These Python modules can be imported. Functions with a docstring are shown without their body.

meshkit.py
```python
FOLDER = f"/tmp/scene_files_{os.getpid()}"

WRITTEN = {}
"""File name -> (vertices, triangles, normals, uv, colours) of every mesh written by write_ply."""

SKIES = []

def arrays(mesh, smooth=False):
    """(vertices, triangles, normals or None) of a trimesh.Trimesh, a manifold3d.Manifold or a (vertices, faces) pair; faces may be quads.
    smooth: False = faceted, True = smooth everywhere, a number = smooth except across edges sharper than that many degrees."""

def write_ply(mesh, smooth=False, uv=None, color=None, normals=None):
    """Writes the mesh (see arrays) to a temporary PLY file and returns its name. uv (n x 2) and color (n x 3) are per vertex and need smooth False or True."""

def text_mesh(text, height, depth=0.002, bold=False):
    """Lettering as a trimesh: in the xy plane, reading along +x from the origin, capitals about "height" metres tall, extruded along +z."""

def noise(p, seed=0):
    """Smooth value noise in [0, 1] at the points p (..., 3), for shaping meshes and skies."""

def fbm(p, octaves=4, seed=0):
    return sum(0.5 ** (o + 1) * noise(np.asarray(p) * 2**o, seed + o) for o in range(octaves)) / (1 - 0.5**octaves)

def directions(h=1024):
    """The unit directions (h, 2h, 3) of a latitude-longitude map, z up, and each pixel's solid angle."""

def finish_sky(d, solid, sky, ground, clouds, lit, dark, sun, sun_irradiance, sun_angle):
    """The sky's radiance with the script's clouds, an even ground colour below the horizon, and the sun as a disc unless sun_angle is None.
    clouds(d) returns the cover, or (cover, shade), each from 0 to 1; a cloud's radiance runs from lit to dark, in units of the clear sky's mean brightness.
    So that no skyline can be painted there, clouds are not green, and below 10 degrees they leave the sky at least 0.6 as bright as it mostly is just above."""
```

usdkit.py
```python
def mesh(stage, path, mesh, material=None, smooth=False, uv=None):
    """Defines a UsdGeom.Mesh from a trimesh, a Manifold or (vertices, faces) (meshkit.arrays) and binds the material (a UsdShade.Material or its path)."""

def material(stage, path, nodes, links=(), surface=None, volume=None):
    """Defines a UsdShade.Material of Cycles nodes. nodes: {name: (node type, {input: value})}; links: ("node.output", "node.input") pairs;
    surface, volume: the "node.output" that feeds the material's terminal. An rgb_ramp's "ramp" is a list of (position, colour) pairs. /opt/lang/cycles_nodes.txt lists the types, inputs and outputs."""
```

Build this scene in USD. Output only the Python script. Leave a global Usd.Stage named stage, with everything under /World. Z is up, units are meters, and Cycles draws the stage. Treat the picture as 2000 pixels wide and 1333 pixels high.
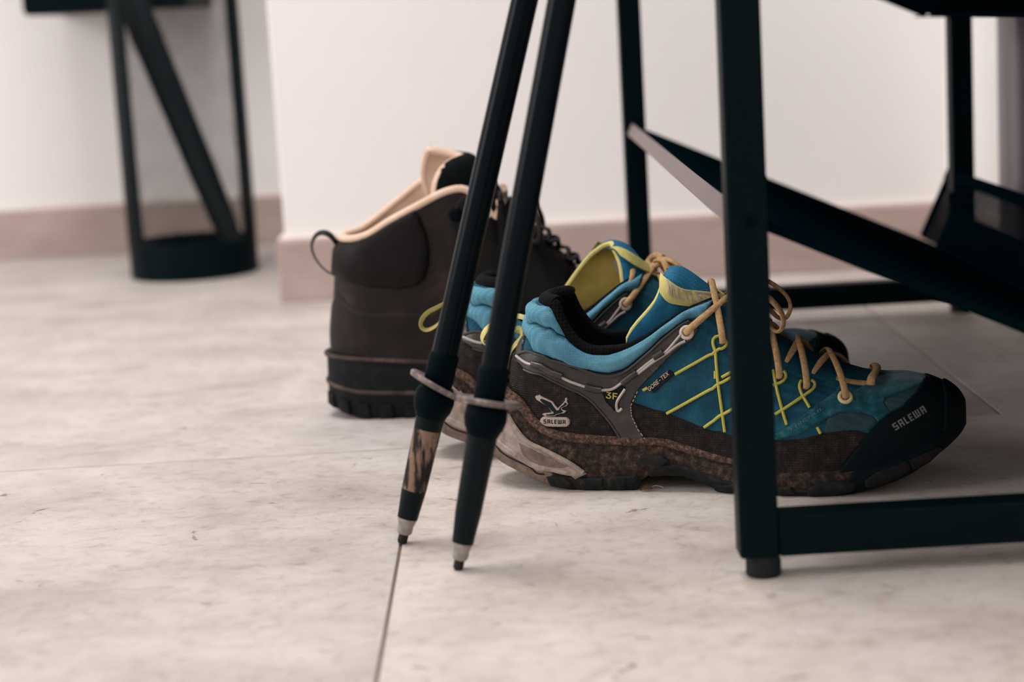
import math, random
import numpy as np, trimesh, usdkit, meshkit
from pxr import Usd, UsdGeom, UsdLux, UsdShade, Gf, Sdf
from scipy.interpolate import PchipInterpolator, LinearNDInterpolator, NearestNDInterpolator, CubicSpline
from scipy.ndimage import map_coordinates
from scipy.spatial import Delaunay
from shapely.geometry import Polygon, Point, LineString, MultiPolygon, box as sbox
from shapely import contains_xy, prepare, points as spoints, distance as sdistance
rng = np.random.default_rng(7); random.seed(7)

# ------------------------------------------------------------------ camera, light, exposure
stage = Usd.Stage.CreateInMemory()
UsdGeom.SetStageUpAxis(stage, UsdGeom.Tokens.z); UsdGeom.SetStageMetersPerUnit(stage, 1.0)
UsdGeom.Xform.Define(stage, '/World'); UsdGeom.Scope.Define(stage, '/World/Looks')
F, CX, CY, EYE = 3700.0, 1000.0, 666.5, np.array([0, 0, 0.31])     # focal length in pixels of the 2000 px frame; eye 31 cm above the floor
_y = np.array([(968-CX)/F, (30-CY)/F, 1.0]); _y /= np.linalg.norm(_y)
_d = np.array([0.058, 1.0, 0]); _d -= _y*(_d@_y); _d /= np.linalg.norm(_d)
CAM = np.stack([np.cross(_d, _y), _y, -_d])                         # rows: world axes in camera coordinates (x right, y down, z ahead)
cam = UsdGeom.Camera.Define(stage, '/World/camera')
cam.CreateHorizontalApertureAttr(36.0); cam.CreateVerticalApertureAttr(36.0*1333/2000)
cam.CreateFocalLengthAttr(F*36/2000); cam.CreateClippingRangeAttr(Gf.Vec2f(0.05, 50))
cam.CreateFStopAttr(5.0); cam.CreateFocusDistanceAttr(1.235); cam.CreateExposureAttr(0.0)
_m = np.eye(4); _m[0, :3], _m[1, :3], _m[2, :3], _m[3, :3] = CAM[:, 0], -CAM[:, 1], -CAM[:, 2], EYE
cam.AddTransformOp().Set(Gf.Matrix4d(*_m.ravel().tolist()))
dome = UsdLux.DomeLight.Define(stage, '/World/ambient_fill'); dome.CreateIntensityAttr(0.26); dome.CreateColorAttr(Gf.Vec3f(1.0, 0.93, 0.90))  # even dome fill added for the room's ambient light
def rect_light(name, pos, target, w, h, inten, col):
    l = UsdLux.RectLight.Define(stage, '/World/'+name); l.CreateWidthAttr(w); l.CreateHeightAttr(h); l.CreateIntensityAttr(inten); l.CreateColorAttr(Gf.Vec3f(*col))
    p, t = np.array(pos, float), np.array(target, float); z = (p-t)/np.linalg.norm(p-t)
    x = np.cross([0, 1, 0.01], z); x /= np.linalg.norm(x); y = np.cross(z, x)
    mm = np.eye(4); mm[0, :3], mm[1, :3], mm[2, :3], mm[3, :3] = x, y, z, p
    l.AddTransformOp().Set(Gf.Matrix4d(*mm.ravel().tolist()))
rect_light('ceiling_lamp', (-0.35, 1.45, 2.35), (-0.32, 1.45, 0), 0.9, 0.9, 13.6, (1.0, 0.98, 0.965))
rect_light('window_light', (-3.2, 0.6, 1.5), (0, 1.6, 0.3), 1.6, 1.4, 5.5, (1.0, 0.99, 0.98))

def ray(u, v): return CAM @ np.array([(u-CX)/F, (v-CY)/F, 1.0])
def at_y(u, v, Y): r = ray(u, v); return EYE + r*(Y/r[1])
def project(p):
    c = (np.asarray(p)-EYE) @ CAM
    return np.stack([CX+F*c[..., 0]/c[..., 2], CY+F*c[..., 1]/c[..., 2]], -1)

# ------------------------------------------------------------------ helpers: materials
def srgb(r, g, b): return tuple(((c/255)/12.92 if c/255 < 0.04045 else ((c/255+0.055)/1.055)**2.4) for c in (r, g, b))
def plain(name, col, rough=0.5, metal=0.0, spec=0.5, bump=0, bscale=800, **kw):
    nodes = {'p': ('principled_bsdf', dict(base_color=col, roughness=rough, metallic=metal, specular_ior_level=spec, **kw))}
    links = []
    if bump:
        nodes['tc'] = ('texture_coordinate', {}); nodes['n'] = ('noise_texture', {'scale': bscale, 'detail': 3.0})
        nodes['b'] = ('bump', {'strength': bump, 'distance': 0.0006})
        links += [('tc.object', 'n.vector'), ('n.fac', 'b.height'), ('b.normal', 'p.normal')]
    return usdkit.material(stage, '/World/Looks/'+name, nodes, links, surface='p.BSDF')
def mottled(name, stops, scale=60, detail=6, rough=0.7, spec=0.3, bump=0.4, bscale=900, dist=0.0008, stretch=(1, 1, 1), sheen=0.0, rough2=None):
    nodes = {'tc': ('texture_coordinate', {}), 'mp': ('mapping', {'scale': stretch}), 'n': ('noise_texture', {'scale': scale, 'detail': detail, 'roughness': 0.65}),
             'r': ('rgb_ramp', {'ramp': stops}), 'n2': ('noise_texture', {'scale': bscale, 'detail': 2.0}), 'b': ('bump', {'strength': bump, 'distance': dist}),
             'p': ('principled_bsdf', dict(roughness=rough, specular_ior_level=spec, sheen_weight=sheen))}
    links = [('tc.object', 'mp.vector'), ('mp.vector', 'n.vector'), ('n.fac', 'r.fac'), ('r.color', 'p.base_color'), ('tc.object', 'n2.vector'), ('n2.fac', 'b.height'), ('b.normal', 'p.normal')]
    return usdkit.material(stage, '/World/Looks/'+name, nodes, links, surface='p.BSDF')
def knit(name, stops, cell=620, nscale=45, rough=0.75, bump=0.7, dist=0.0007, mix=0.45, dark=(0, 0, 0), spec=0.25, kind='mesh', nstretch=(1, 1, 1)):
    """Textile: a fine weave whose hollows take a darker colour, over a mottled ground colour."""
    nodes = {'tc': ('texture_coordinate', {}), 'mp': ('mapping', {'scale': nstretch}), 'n': ('noise_texture', {'scale': nscale, 'detail': 5.0, 'roughness': 0.65}), 'r': ('rgb_ramp', {'ramp': stops}),
             'b': ('bump', {'strength': bump, 'distance': dist}), 'mx': ('mix', {'mix_type': 'mix', 'color2': dark}), 'p': ('principled_bsdf', dict(roughness=rough, specular_ior_level=spec))}
    links = [('tc.object', 'mp.vector'), ('mp.vector', 'n.vector'), ('n.fac', 'r.fac'), ('r.color', 'mx.color1'), ('mx.color', 'p.base_color'), ('b.normal', 'p.normal')]
    if kind == 'mesh':      # open honeycomb spacer mesh
        nodes['m2'] = ('mapping', {'scale': (1, 0.25, 1.0)}); nodes['v'] = ('voronoi_texture', {'scale': cell, 'randomness': 0.15})
        nodes['rr'] = ('map_range', {'from_min': 0.25, 'from_max': 0.75, 'to_min': mix, 'to_max': 0.0, 'clamp': True})
        nodes['rh'] = ('map_range', {'from_min': 0.2, 'from_max': 0.8, 'to_min': 0.0, 'to_max': 1.0, 'clamp': True})
        links += [('tc.object', 'm2.vector'), ('m2.vector', 'v.vector'), ('v.distance', 'rr.value'), ('v.distance', 'rh.value'), ('rr.result', 'mx.fac'), ('rh.result', 'b.height')]
    else:                   # ribbed rows along the shoe, broken by noise
        nodes['w'] = ('wave_texture', {'bands_direction': 'z', 'scale': cell, 'distortion': 2.5, 'detail': 2.0, 'detail_scale': 3.0})
        nodes['w2'] = ('wave_texture', {'bands_direction': 'x', 'scale': cell*1.3, 'distortion': 2.5, 'detail': 2.0, 'detail_scale': 3.0})
        nodes['mu'] = ('math', {'math_type': 'multiply'}); nodes['rr'] = ('map_range', {'from_min': 0.0, 'from_max': 0.5, 'to_min': mix, 'to_max': 0.0, 'clamp': True})
        links += [('tc.object', 'w.vector'), ('tc.object', 'w2.vector'), ('w.fac', 'mu.value1'), ('w2.fac', 'mu.value2'), ('mu.value', 'rr.value'), ('rr.result', 'mx.fac'), ('mu.value', 'b.height')]
    return usdkit.material(stage, '/World/Looks/'+name, nodes, links, surface='p.BSDF')

# ------------------------------------------------------------------ helpers: prims
_used = {}
def numbered(parent, name):
    k = (parent, name); n = _used.get(k, 0); _used[k] = n+1
    return f'{parent}/{name}' + (f'_{n:03d}' if n else '')
def tag(prim, label=None, cat=None, group=None, kind=None):
    p = prim if isinstance(prim, Usd.Prim) else prim.GetPrim()
    for k, v in (('label', label), ('category', cat), ('group', group), ('kind', kind)):
        if v: p.SetCustomDataByKey(k, v)
    return p
def thing(name, label, cat, loc=(0, 0, 0), rotz=0, group=None, kind=None):
    x = UsdGeom.Xform.Define(stage, numbered('/World', name)); x.AddTranslateOp().Set(Gf.Vec3d(*map(float, loc)))
    if rotz: x.AddRotateZOp().Set(float(math.degrees(rotz)))
    tag(x, label, cat, group, kind); return x.GetPrim()
def obj(name, mesh, material, parent=None, smooth=35, label=None, kind=None):
    path = numbered(str(parent.GetPath()) if parent else '/World', name)
    m = usdkit.mesh(stage, path, mesh, material, smooth=smooth); tag(m, label=label, kind=kind); return m.GetPrim()
def cat(ms): return trimesh.util.concatenate([m if isinstance(m, trimesh.Trimesh) else trimesh.Trimesh(*m, process=False) for m in ms])

# ------------------------------------------------------------------ helpers: shapes
def bevel_box(lo, hi, c=0.001):
    lo, hi = np.array(lo, float), np.array(hi, float); pts = []
    c = min(c, 0.45*(hi-lo).min())
    for k in range(8):
        q = np.array([(lo, hi)[(k >> a) & 1][a] for a in range(3)]); ins = np.where(q == lo, c, -c)
        for a in range(3):
            o = q+ins; o[a] = q[a]; pts.append(o)
    return trimesh.convex.convex_hull(np.array(pts))
def oriented_box(p0, p1, w, h, up=(0, 0, 1), c=0.0008):
    """A bevelled bar from p0 to p1, w across, h along 'up'."""
    p0, p1 = np.array(p0, float), np.array(p1, float); L = np.linalg.norm(p1-p0); x = (p1-p0)/L
    y = np.cross(up, x); y /= np.linalg.norm(y); z = np.cross(x, y)
    m = bevel_box((0, -w/2, -h/2), (L, w/2, h/2), c); T = np.eye(4); T[:3, 0], T[:3, 1], T[:3, 2], T[:3, 3] = x, y, z, p0
    m.apply_transform(T); return m
def spline(pts, n=40, closed=False):
    p = np.array(pts, float)
    if closed: p = np.vstack([p, p[:1]])
    t = np.r_[0, np.cumsum(np.linalg.norm(np.diff(p, axis=0), axis=1)**0.7+1e-9)]
    return CubicSpline(t, p, bc_type='periodic' if closed else 'natural')(np.linspace(0, t[-1], n))
def tube(path, rx, ry=None, normals=None, k=10, closed=False, cap=True, taper=None):
    P = np.asarray(path, float); n = len(P); ry = rx if ry is None else ry
    T = np.gradient(P, axis=0) if not closed else (np.roll(P, -1, 0)-np.roll(P, 1, 0))
    T /= np.linalg.norm(T, axis=1, keepdims=True)+1e-12
    if normals is None:
        N = np.zeros_like(P); a = np.array([0, 0, 1.0]) if abs(T[0, 2]) < 0.9 else np.array([1.0, 0, 0]); prev = a
        for i in range(n):
            v = prev-T[i]*(prev@T[i]); v /= np.linalg.norm(v)+1e-12; N[i] = prev = v
    else:
        N = np.asarray(normals, float); N = N-T*(N*T).sum(1, keepdims=True); N /= np.linalg.norm(N, axis=1, keepdims=True)+1e-12
    B = np.cross(T, N); a = np.linspace(0, 2*np.pi, k, endpoint=False)
    s = np.ones(n) if taper is None else np.asarray(taper)
    V = (P[:, None] + s[:, None, None]*(rx*np.cos(a)[None, :, None]*B[:, None] + ry*np.sin(a)[None, :, None]*N[:, None])).reshape(-1, 3)
    f = []; rings = n if closed else n-1
    for i in range(rings):
        j = (i+1) % n
        for q in range(k):
            r = (q+1) % k; f += [[i*k+q, i*k+r, j*k+r], [i*k+q, j*k+r, j*k+q]]
    if cap and not closed:
        V = np.vstack([V, P[0], P[-1]]); c0, c1 = n*k, n*k+1
        for q in range(k):
            r = (q+1) % k; f += [[c0, r, q], [c1, (n-1)*k+q, (n-1)*k+r]]
    return trimesh.Trimesh(V, f, process=False)
def lathe(profile, k=28, axis=((0, 0, 0), (0, 0, 1))):
    """profile: (distance along the axis, radius) pairs; closed ends where the radius is 0."""
    o, z = np.array(axis[0], float), np.array(axis[1], float); z /= np.linalg.norm(z)
    x = np.cross(z, [0, 1, 0] if abs(z[1]) < 0.9 else [1, 0, 0]); x /= np.linalg.norm(x); y = np.cross(z, x)
    a = np.linspace(0, 2*np.pi, k, endpoint=False); V, f = [], []
    for h, r in profile: V += [o+z*h+r*(np.cos(t)*x+np.sin(t)*y) for t in a]
    for i in range(len(profile)-1):
        for q in range(k):
            r = (q+1) % k; f += [[i*k+q, i*k+r, (i+1)*k+r], [i*k+q, (i+1)*k+r, (i+1)*k+q]]
    return trimesh.Trimesh(np.array(V), f, process=False)
def torus(center, normal, R, r, k=24, j=10):
    n = np.array(normal, float); n /= np.linalg.norm(n); x = np.cross(n, [0.3, 0.1, 1]); x /= np.linalg.norm(x); y = np.cross(n, x)
    a = np.linspace(0, 2*np.pi, k, endpoint=False)
    return tube(np.array(center)+R*(np.cos(a)[:, None]*x+np.sin(a)[:, None]*y), r, k=j, closed=True)

# ------------------------------------------------------------------ materials
M_black = plain('black_powder_coat', srgb(3, 18, 22), 0.42, spec=0.05, bump=0.05, bscale=1500)
M_shelf = plain('matte_black_shelf', srgb(3, 18, 23), 0.85, spec=0.0)
M_edge = plain('flange_painted_sheen', srgb(116, 101, 100), 0.5)  # grey stands in for light reflected off the black shelf flange
M_blackmat = plain('black_plastic', srgb(3, 15, 19), 0.5, spec=0.03)
M_rubberfoot = plain('black_rubber', srgb(9, 20, 24), 0.7, spec=0.3)
M_white = mottled('white_wall_paint', [(0.3, srgb(241, 238, 236)), (0.7, srgb(245, 241, 239))], scale=3, rough=0.9, spec=0.1, bump=0.15, bscale=300, dist=0.0005)
M_skirt = mottled('baseboard_tile', [(0.25, srgb(166, 146, 139)), (0.5, srgb(182, 162, 154)), (0.75, srgb(197, 177, 169))], scale=9, rough=0.55, bump=0.1, stretch=(1, 1, 2.5))
M_caulk = plain('white_sealant', srgb(232, 218, 210), 0.7)
M_grout = plain('grout', srgb(112, 94, 84), 0.9)
M_door = plain('grey_door_paint', srgb(140, 130, 136), 0.6)
def tile_material(name, a, b, c, seed):
    nodes = {'g': ('geometry', {}), 'mp': ('mapping', {'location': (seed*3.1, seed*1.7, 0), 'scale': (1, 1.3, 1)}),
             'n1': ('noise_texture', {'scale': 8.0, 'detail': 7.0, 'roughness': 0.66, 'distortion': 0.3}), 'r1': ('rgb_ramp', {'ramp': [(0.28, a), (0.5, b), (0.74, c)]}),
             'm2': ('mapping', {'location': (seed, 0, 0), 'scale': (1, 1.25, 1), 'rotation': (0, 0, 0.25)}), 'n2': ('noise_texture', {'scale': 75.0, 'detail': 8.0, 'roughness': 0.72, 'distortion': 0.6}),
             'r2': ('rgb_ramp', {'ramp': [(0.3, (0.74, 0.70, 0.685)), (0.48, (1, 1, 1)), (0.75, (1.06, 1.05, 1.05))]}), 'mx': ('mix', {'mix_type': 'multiply', 'fac': 0.95}),
             'n3': ('noise_texture', {'scale': 34.0, 'detail': 6.0, 'roughness': 0.7, 'distortion': 0.9}), 'r3': ('rgb_ramp', {'ramp': [(0.0, srgb(128, 104, 98)), (0.31, srgb(150, 124, 116)), (0.35, (1, 1, 1)), (1.0, (1, 1, 1))]}),
             'mx2': ('mix', {'mix_type': 'multiply', 'fac': 0.8}), 'ra': ('map_range', {'from_min': 0.3, 'from_max': 0.7, 'to_min': 0.42, 'to_max': 0.6}),
             'b': ('bump', {'strength': 0.6, 'distance': 0.0014}), 'p': ('principled_bsdf', {'specular_ior_level': 0.4})}
    links = [('g.position', 'mp.vector'), ('mp.vector', 'n1.vector'), ('n1.fac', 'r1.fac'), ('g.position', 'm2.vector'), ('m2.vector', 'n2.vector'), ('n2.fac', 'r2.fac'), ('r1.color', 'mx.color1'), ('r2.color', 'mx.color2'),
             ('m2.vector', 'n3.vector'), ('n3.fac', 'r3.fac'), ('mx.color', 'mx2.color1'), ('r3.color', 'mx2.color2'), ('mx2.color', 'p.base_color'), ('n2.fac', 'ra.value'), ('ra.result', 'p.roughness'), ('n2.fac', 'b.height'), ('b.normal', 'p.normal')]
    return usdkit.material(stage, '/World/Looks/'+name, nodes, links, surface='p.BSDF')
M_tile = [tile_material('stone_tile_grey', srgb(162, 151, 146), srgb(189, 180, 175), srgb(209, 201, 197), 1.0),
          tile_material('stone_tile_warm', srgb(178, 164, 155), srgb(203, 192, 184), srgb(217, 208, 202), 4.0),
          tile_material('stone_tile_pale', srgb(168, 158, 153), srgb(192, 183, 179), srgb(211, 203, 200), 9.0)]

# ------------------------------------------------------------------ the room
floor = thing('floor', None, None, kind='structure')
obj('grout_bed', bevel_box((-2.4, -0.4, -0.03), (1.7, 3.0, -0.0008), 0.0005), M_grout, floor)
TW, TD, G = 1.2, 0.6, 0.0020
def tile_row(y0, xs, mats):
    for (x0, k) in zip(xs, mats): obj('tile', bevel_box((max(x0, -2.4)+G/2, y0+G/2, -0.02), (min(x0+TW, 1.7)-G/2, min(y0+TD, 3.0)-G/2, 0), 0.0003), M_tile[k], floor)
tile_row(0.7615, (-1.2753, -0.0753), (0, 1)); tile_row(1.3615, (-0.846, 0.354), (2, 1)); tile_row(1.9615, (-1.2753, -0.0753), (0, 2)); tile_row(2.5615, (-0.846, 0.354), (2, 0))
tile_row(1.3615, (-2.046,), (0,)); tile_row(1.9615, (-2.4753,), (2,)); tile_row(0.1615, (-0.846, 0.354), (2, 0)); tile_row(2.5615, (-2.046,), (1,)); tile_row(0.7615, (-2.4753, 1.1247), (1, 2))
WT = 2.5
obj('wall_back', bevel_box((-0.255, 2.155, -0.02), (1.7, 2.90, WT), 0.002), M_white, kind='structure')
obj('wall_alcove', bevel_box((-2.4, 2.765, -0.02), (-0.2551, 2.90, WT), 0.002), M_white, kind='structure')
obj('wall_right', bevel_box((0.50, 1.875, -0.02), (0.62, 2.1549, WT), 0.002), M_white, kind='structure')
def skirting(name, lo, hi, cap_lo, cap_hi):
    b = thing(name, None, None, kind='structure'); obj('tile_strip', bevel_box(lo, hi, 0.0015), M_skirt, b); obj('sealant', bevel_box(cap_lo, cap_hi, 0.001), M_caulk, b)
skirting('baseboard_back', (-0.264, 2.145, 0.0), (0.4995, 2.1548, 0.0705), (-0.262, 2.147, 0.0706), (0.4995, 2.1548, 0.0745))
skirting('baseboard_corner', (-0.264, 2.1549, 0.0), (-0.2553, 2.7549, 0.0705), (-0.262, 2.1549, 0.0706), (-0.2553, 2.7549, 0.0745))
skirting('baseboard_alcove', (-2.4, 2.755, 0.0), (-0.2645, 2.7648, 0.0685), (-2.4, 2.757, 0.0686), (-0.2645, 2.7648, 0.0725))
skirting('baseboard_right', (0.4905, 1.876, 0.0), (0.4998, 2.1449, 0.0705), (0.4925, 1.876, 0.0706), (0.4998, 2.1449, 0.0745))
door = thing('door_1', None, None, kind='structure')
obj('door_frame', bevel_box((0.488, 1.80, 0), (0.62, 1.8745, 2.05), 0.003), M_door, door)
obj('door_leaf', bevel_box((0.508, 1.05, 0.006), (0.548, 1.7995, 2.03), 0.003), M_door, door)
obj('door_frame', bevel_box((0.485, 0.99, 0), (0.62, 1.0495, 2.05), 0.003), M_door, door)

# ------------------------------------------------------------------ slanted-shelf shoe rack
rack = thing('shoe_rack', 'black metal shoe rack with slanted shelves and square tube legs', 'shoe rack', (0, 0, 0))
LX, RX, Y0, Y1, TOPZ = (0.1153, 0.1365), (0.4278, 0.4490), (0.9895, 1.0105), (1.8095, 1.8305), 0.668
for (x0, x1) in (LX, RX):
    for (y0, y1) in (Y0, Y1):
        leg = obj('leg', bevel_box((x0, y0, 0.0122), (x1, y1, TOPZ), 0.0012), M_black, rack)
        cx_, cy_ = (x0+x1)/2+0.003*(1 if x0 < 0.3 else -1), (y0+y1)/2
        obj('foot', lathe([(0, 0), (0, 0.0088), (0.001, 0.0097), (0.0085, 0.0097), (0.0095, 0.0092), (0.0124, 0.0092), (0.0124, 0)], 28, ((cx_, cy_, 0), (0, 0, 1))), M_rubberfoot, rack)
for (y0, y1) in (Y0, Y1):
    obj('bottom_rail', bevel_box((LX[1]+.0001, y0+.0002, 0.0124), (RX[0]-.0001, y1-.0002, 0.0352), 0.0012), M_black, rack)
    obj('top_rail', bevel_box((LX[1]+.0001, y0+.0002, TOPZ-0.022), (RX[0]-.0001, y1-.0002, TOPZ-.0002), 0.0012), M_black, rack)
SL = -0.463; nrm = np.array([0.463, 0, 1])/math.hypot(0.463, 1); along = np.array([1, 0, SL])/math.hypot(1, SL)
for k, zl in enumerate((0.1935, 0.4135, 0.626)):
    a, b = np.array([0.1235, 0, zl+0.0065]), np.array([0.4055, 0, zl+0.0065+SL*(0.4055-0.1235)])
    ya, yb = Y0[1]+0.0004, Y1[0]-0.0004
    mid = lambda p: p+np.array([0, (ya+yb)/2, 0])
    sh = obj('shelf', oriented_box(mid(a), mid(b), yb-ya, 0.0016, nrm, 0.0005), M_shelf, rack)
    obj('left_flange', oriented_box(a+[0, ya, 0]-nrm*0.0045, a+[0, yb, 0]-nrm*0.0045, 0.0018, 0.0115, nrm, 0.0005), M_edge, sh, label='black shelf flange with its reflected light painted as grey')
    for yy in (ya+0.003, yb-0.003): obj('side_rim', oriented_box(a+[0, yy, 0]-nrm*0.0022, b+[0, yy, 0]-nrm*0.0022, 0.0055, 0.006, nrm, 0.0008), M_shelf, sh)
    yc, yb = yb, 1.852; lip_dir = nrm; top = b+lip_dir*0.068                      # the raised mesh lip that stops the shoes sliding off
    lip = obj('lip_frame', cat([oriented_box(top+[0, ya, 0], top+[0, yb, 0], 0.008, 0.011, lip_dir), oriented_box(b+[0, ya+.003, 0]+lip_dir*0.003, top+[0, ya+.003, 0], 0.006, 0.006, along), oriented_box(b+[0, yb-.003, 0]+lip_dir*0.003, top+[0, yb-.003, 0], 0.006, 0.006, along)]), M_shelf, rack)
    obj('lip_plate', oriented_box(b+lip_dir*0.0165+[0.0, ya+0.0005, 0], b+lip_dir*0.0165+[0.0, yc-0.02, 0], 0.0012, 0.042, lip_dir, 0.0003), M_shelf, lip)
    wires = [oriented_box(b+lip_dir*h+[0, ya, 0], b+lip_dir*h+[0, yb, 0], 0.0011, 0.0012, lip_dir, 0.0002) for h in np.arange(-0.004, 0.064, 0.0031)]
    wires += [oriented_box(b+lip_dir*0.002+[0, y, 0], top+[0, y, 0], 0.0009, 0.0009, along, 0.0002) for y in np.arange(ya+0.007, yb-0.006, 0.0042)]
    obj('lip_mesh', cat(wires), M_shelf, lip, smooth=False, kind='stuff')
    for (px_, py_, sy) in ((0.1271, Y0[0]-0.0001, -1),):
        zc = zl+0.0025
        obj('bolt', lathe([(-0.0005, 0), (-0.0005, 0.0042), (0.0008, 0.0040), (0.0012, 0.0032), (0.0012, 0.0018), (0.0006, 0.0016), (0.0006, 0)], 20, ((px_, py_, zc), (0, sy, 0))), M_blackmat, rack)

# ------------------------------------------------------------------ trekking poles
M_pole = mottled('black_pole_lacquer', [(0.3, srgb(2, 12, 16)), (0.7, srgb(4, 15, 20))], scale=50, rough=0.22, spec=0.09, bump=0.02)
M_poletip = mottled('black_pole_plastic', [(0.3, srgb(3, 13, 17)), (0.6, srgb(6, 18, 22)), (0.8, srgb(40, 42, 42))], scale=70, rough=0.45, spec=0.12, bump=0.15, stretch=(1, 1, 0.25))
M_mudplastic = mottled('scuffed_muddy_plastic', [(0.35, srgb(20, 26, 28)), (0.47, srgb(34, 32, 31)), (0.54, srgb(128, 104, 86)), (0.62, srgb(140, 114, 94)), (0.70, srgb(40, 36, 34))], scale=190, rough=0.8, bump=0.3, stretch=(1, 1, 0.16))
M_ferrule = mottled('dull_steel', [(0.3, srgb(120, 112, 108)), (0.7, srgb(176, 168, 160))], scale=200, rough=0.45, bump=0.1)
M_carbide = plain('dark_carbide', srgb(38, 34, 33), 0.5, 0.6)
M_basket = mottled('dusty_clear_plastic', [(0.3, srgb(60, 58, 60)), (0.55, srgb(120, 108, 104)), (0.8, srgb(190, 172, 162))], scale=160, rough=0.55, bump=0.2)
def pole(label, p0, p1, muddy, disc_tilt):
    p0, p1 = np.array(p0), np.array(p1); L = np.linalg.norm(p1-p0); d = (p1-p0)/L
    t = thing('trekking_pole', label, 'trekking pole', p0, group='pair of black trekking poles')
    ax = ((0, 0, 0), d)
    obj('carbide_tip', lathe([(0, 0), (0, 0.0024), (0.0012, 0.0030), (0.0062, 0.0030), (0.0062, 0)], 20, ax), M_carbide, t)
    obj('ferrule', lathe([(0.006, 0), (0.006, 0.0038), (0.0075, 0.0047), (0.0115, 0.0047), (0.0160, 0.0062), (0.0162, 0)], 28, ax), M_ferrule, t)
    m1, m2 = 0.034, 0.072
    obj('tip_sleeve', lathe([(0.0161, 0), (0.0161, 0.0062), (0.020, 0.0064), (m1, 0.0075)] + ([(m1, 0)] if muddy else [(m2, 0.0084), (0.080, 0.0087), (0.0805, 0)]), 32, ax), M_poletip, t)
    if muddy:
        obj('muddy_sleeve', lathe([(m1, 0), (m1, 0.00752), (m2, 0.0083), (m2, 0)], 32, ax), M_mudplastic, t, label='sleeve section scuffed brown with dried mud')
        obj('tip_sleeve', lathe([(m2, 0), (m2, 0.0083), (0.080, 0.0087), (0.0805, 0)], 32, ax), M_poletip, t)
    obj('basket_hub', lathe([(0.0795, 0), (0.0795, 0.0092), (0.0815, 0.0098), (0.084, 0.0112), (0.089, 0.0122), (0.095, 0.0118), (0.0985, 0.0095), (0.099, 0)], 32, ax), M_blackmat, t)
    dd = d+np.array([disc_tilt[0], disc_tilt[1], 0]); dd /= np.linalg.norm(dd); c = d*0.0985
    obj('basket', lathe([(-0.0012, 0), (-0.0012, 0.009), (-0.0005, 0.0165), (-0.0012, 0.0178), (0.0012, 0.0186), (0.0022, 0.0175), (0.0012, 0.015), (0.0012, 0)], 36, (c, dd)), M_basket, t)
    obj('collar', lathe([(0.0995, 0), (0.0995, 0.0088), (0.117, 0.0090), (0.1185, 0.0086), (0.119, 0.0078), (0.119, 0)], 32, ax), M_blackmat, t)
    obj('lower_shaft', lathe([(0.118, 0), (0.118, 0.0078), (0.60, 0.0078), (0.60, 0)], 32, ax), M_pole, t)
    obj('lever_lock', cat([lathe([(0.595, 0), (0.595, 0.0105), (0.632, 0.0105), (0.632, 0)], 28, ax), oriented_box(d*0.60-[0.012, 0, 0], d*0.63-[0.012, 0, 0], 0.008, 0.006, (1, 0, 0))]), M_blackmat, t)
    obj('upper_shaft', lathe([(0.632, 0), (0.632, 0.009), (L-0.13, 0.009), (L-0.13, 0)], 28, ax), M_pole, t)
    obj('grip', lathe([(L-0.13, 0), (L-0.13, 0.013), (L-0.11, 0.015), (L-0.06, 0.0135), (L-0.03, 0.0165), (L-0.008, 0.015), (L, 0.008), (L, 0)], 28, ax), M_rubberfoot, t)
    return t
def along_line(a, b, L): a, b = np.array(a), np.array(b); return a+(b-a)/np.linalg.norm(b-a)*L
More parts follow.
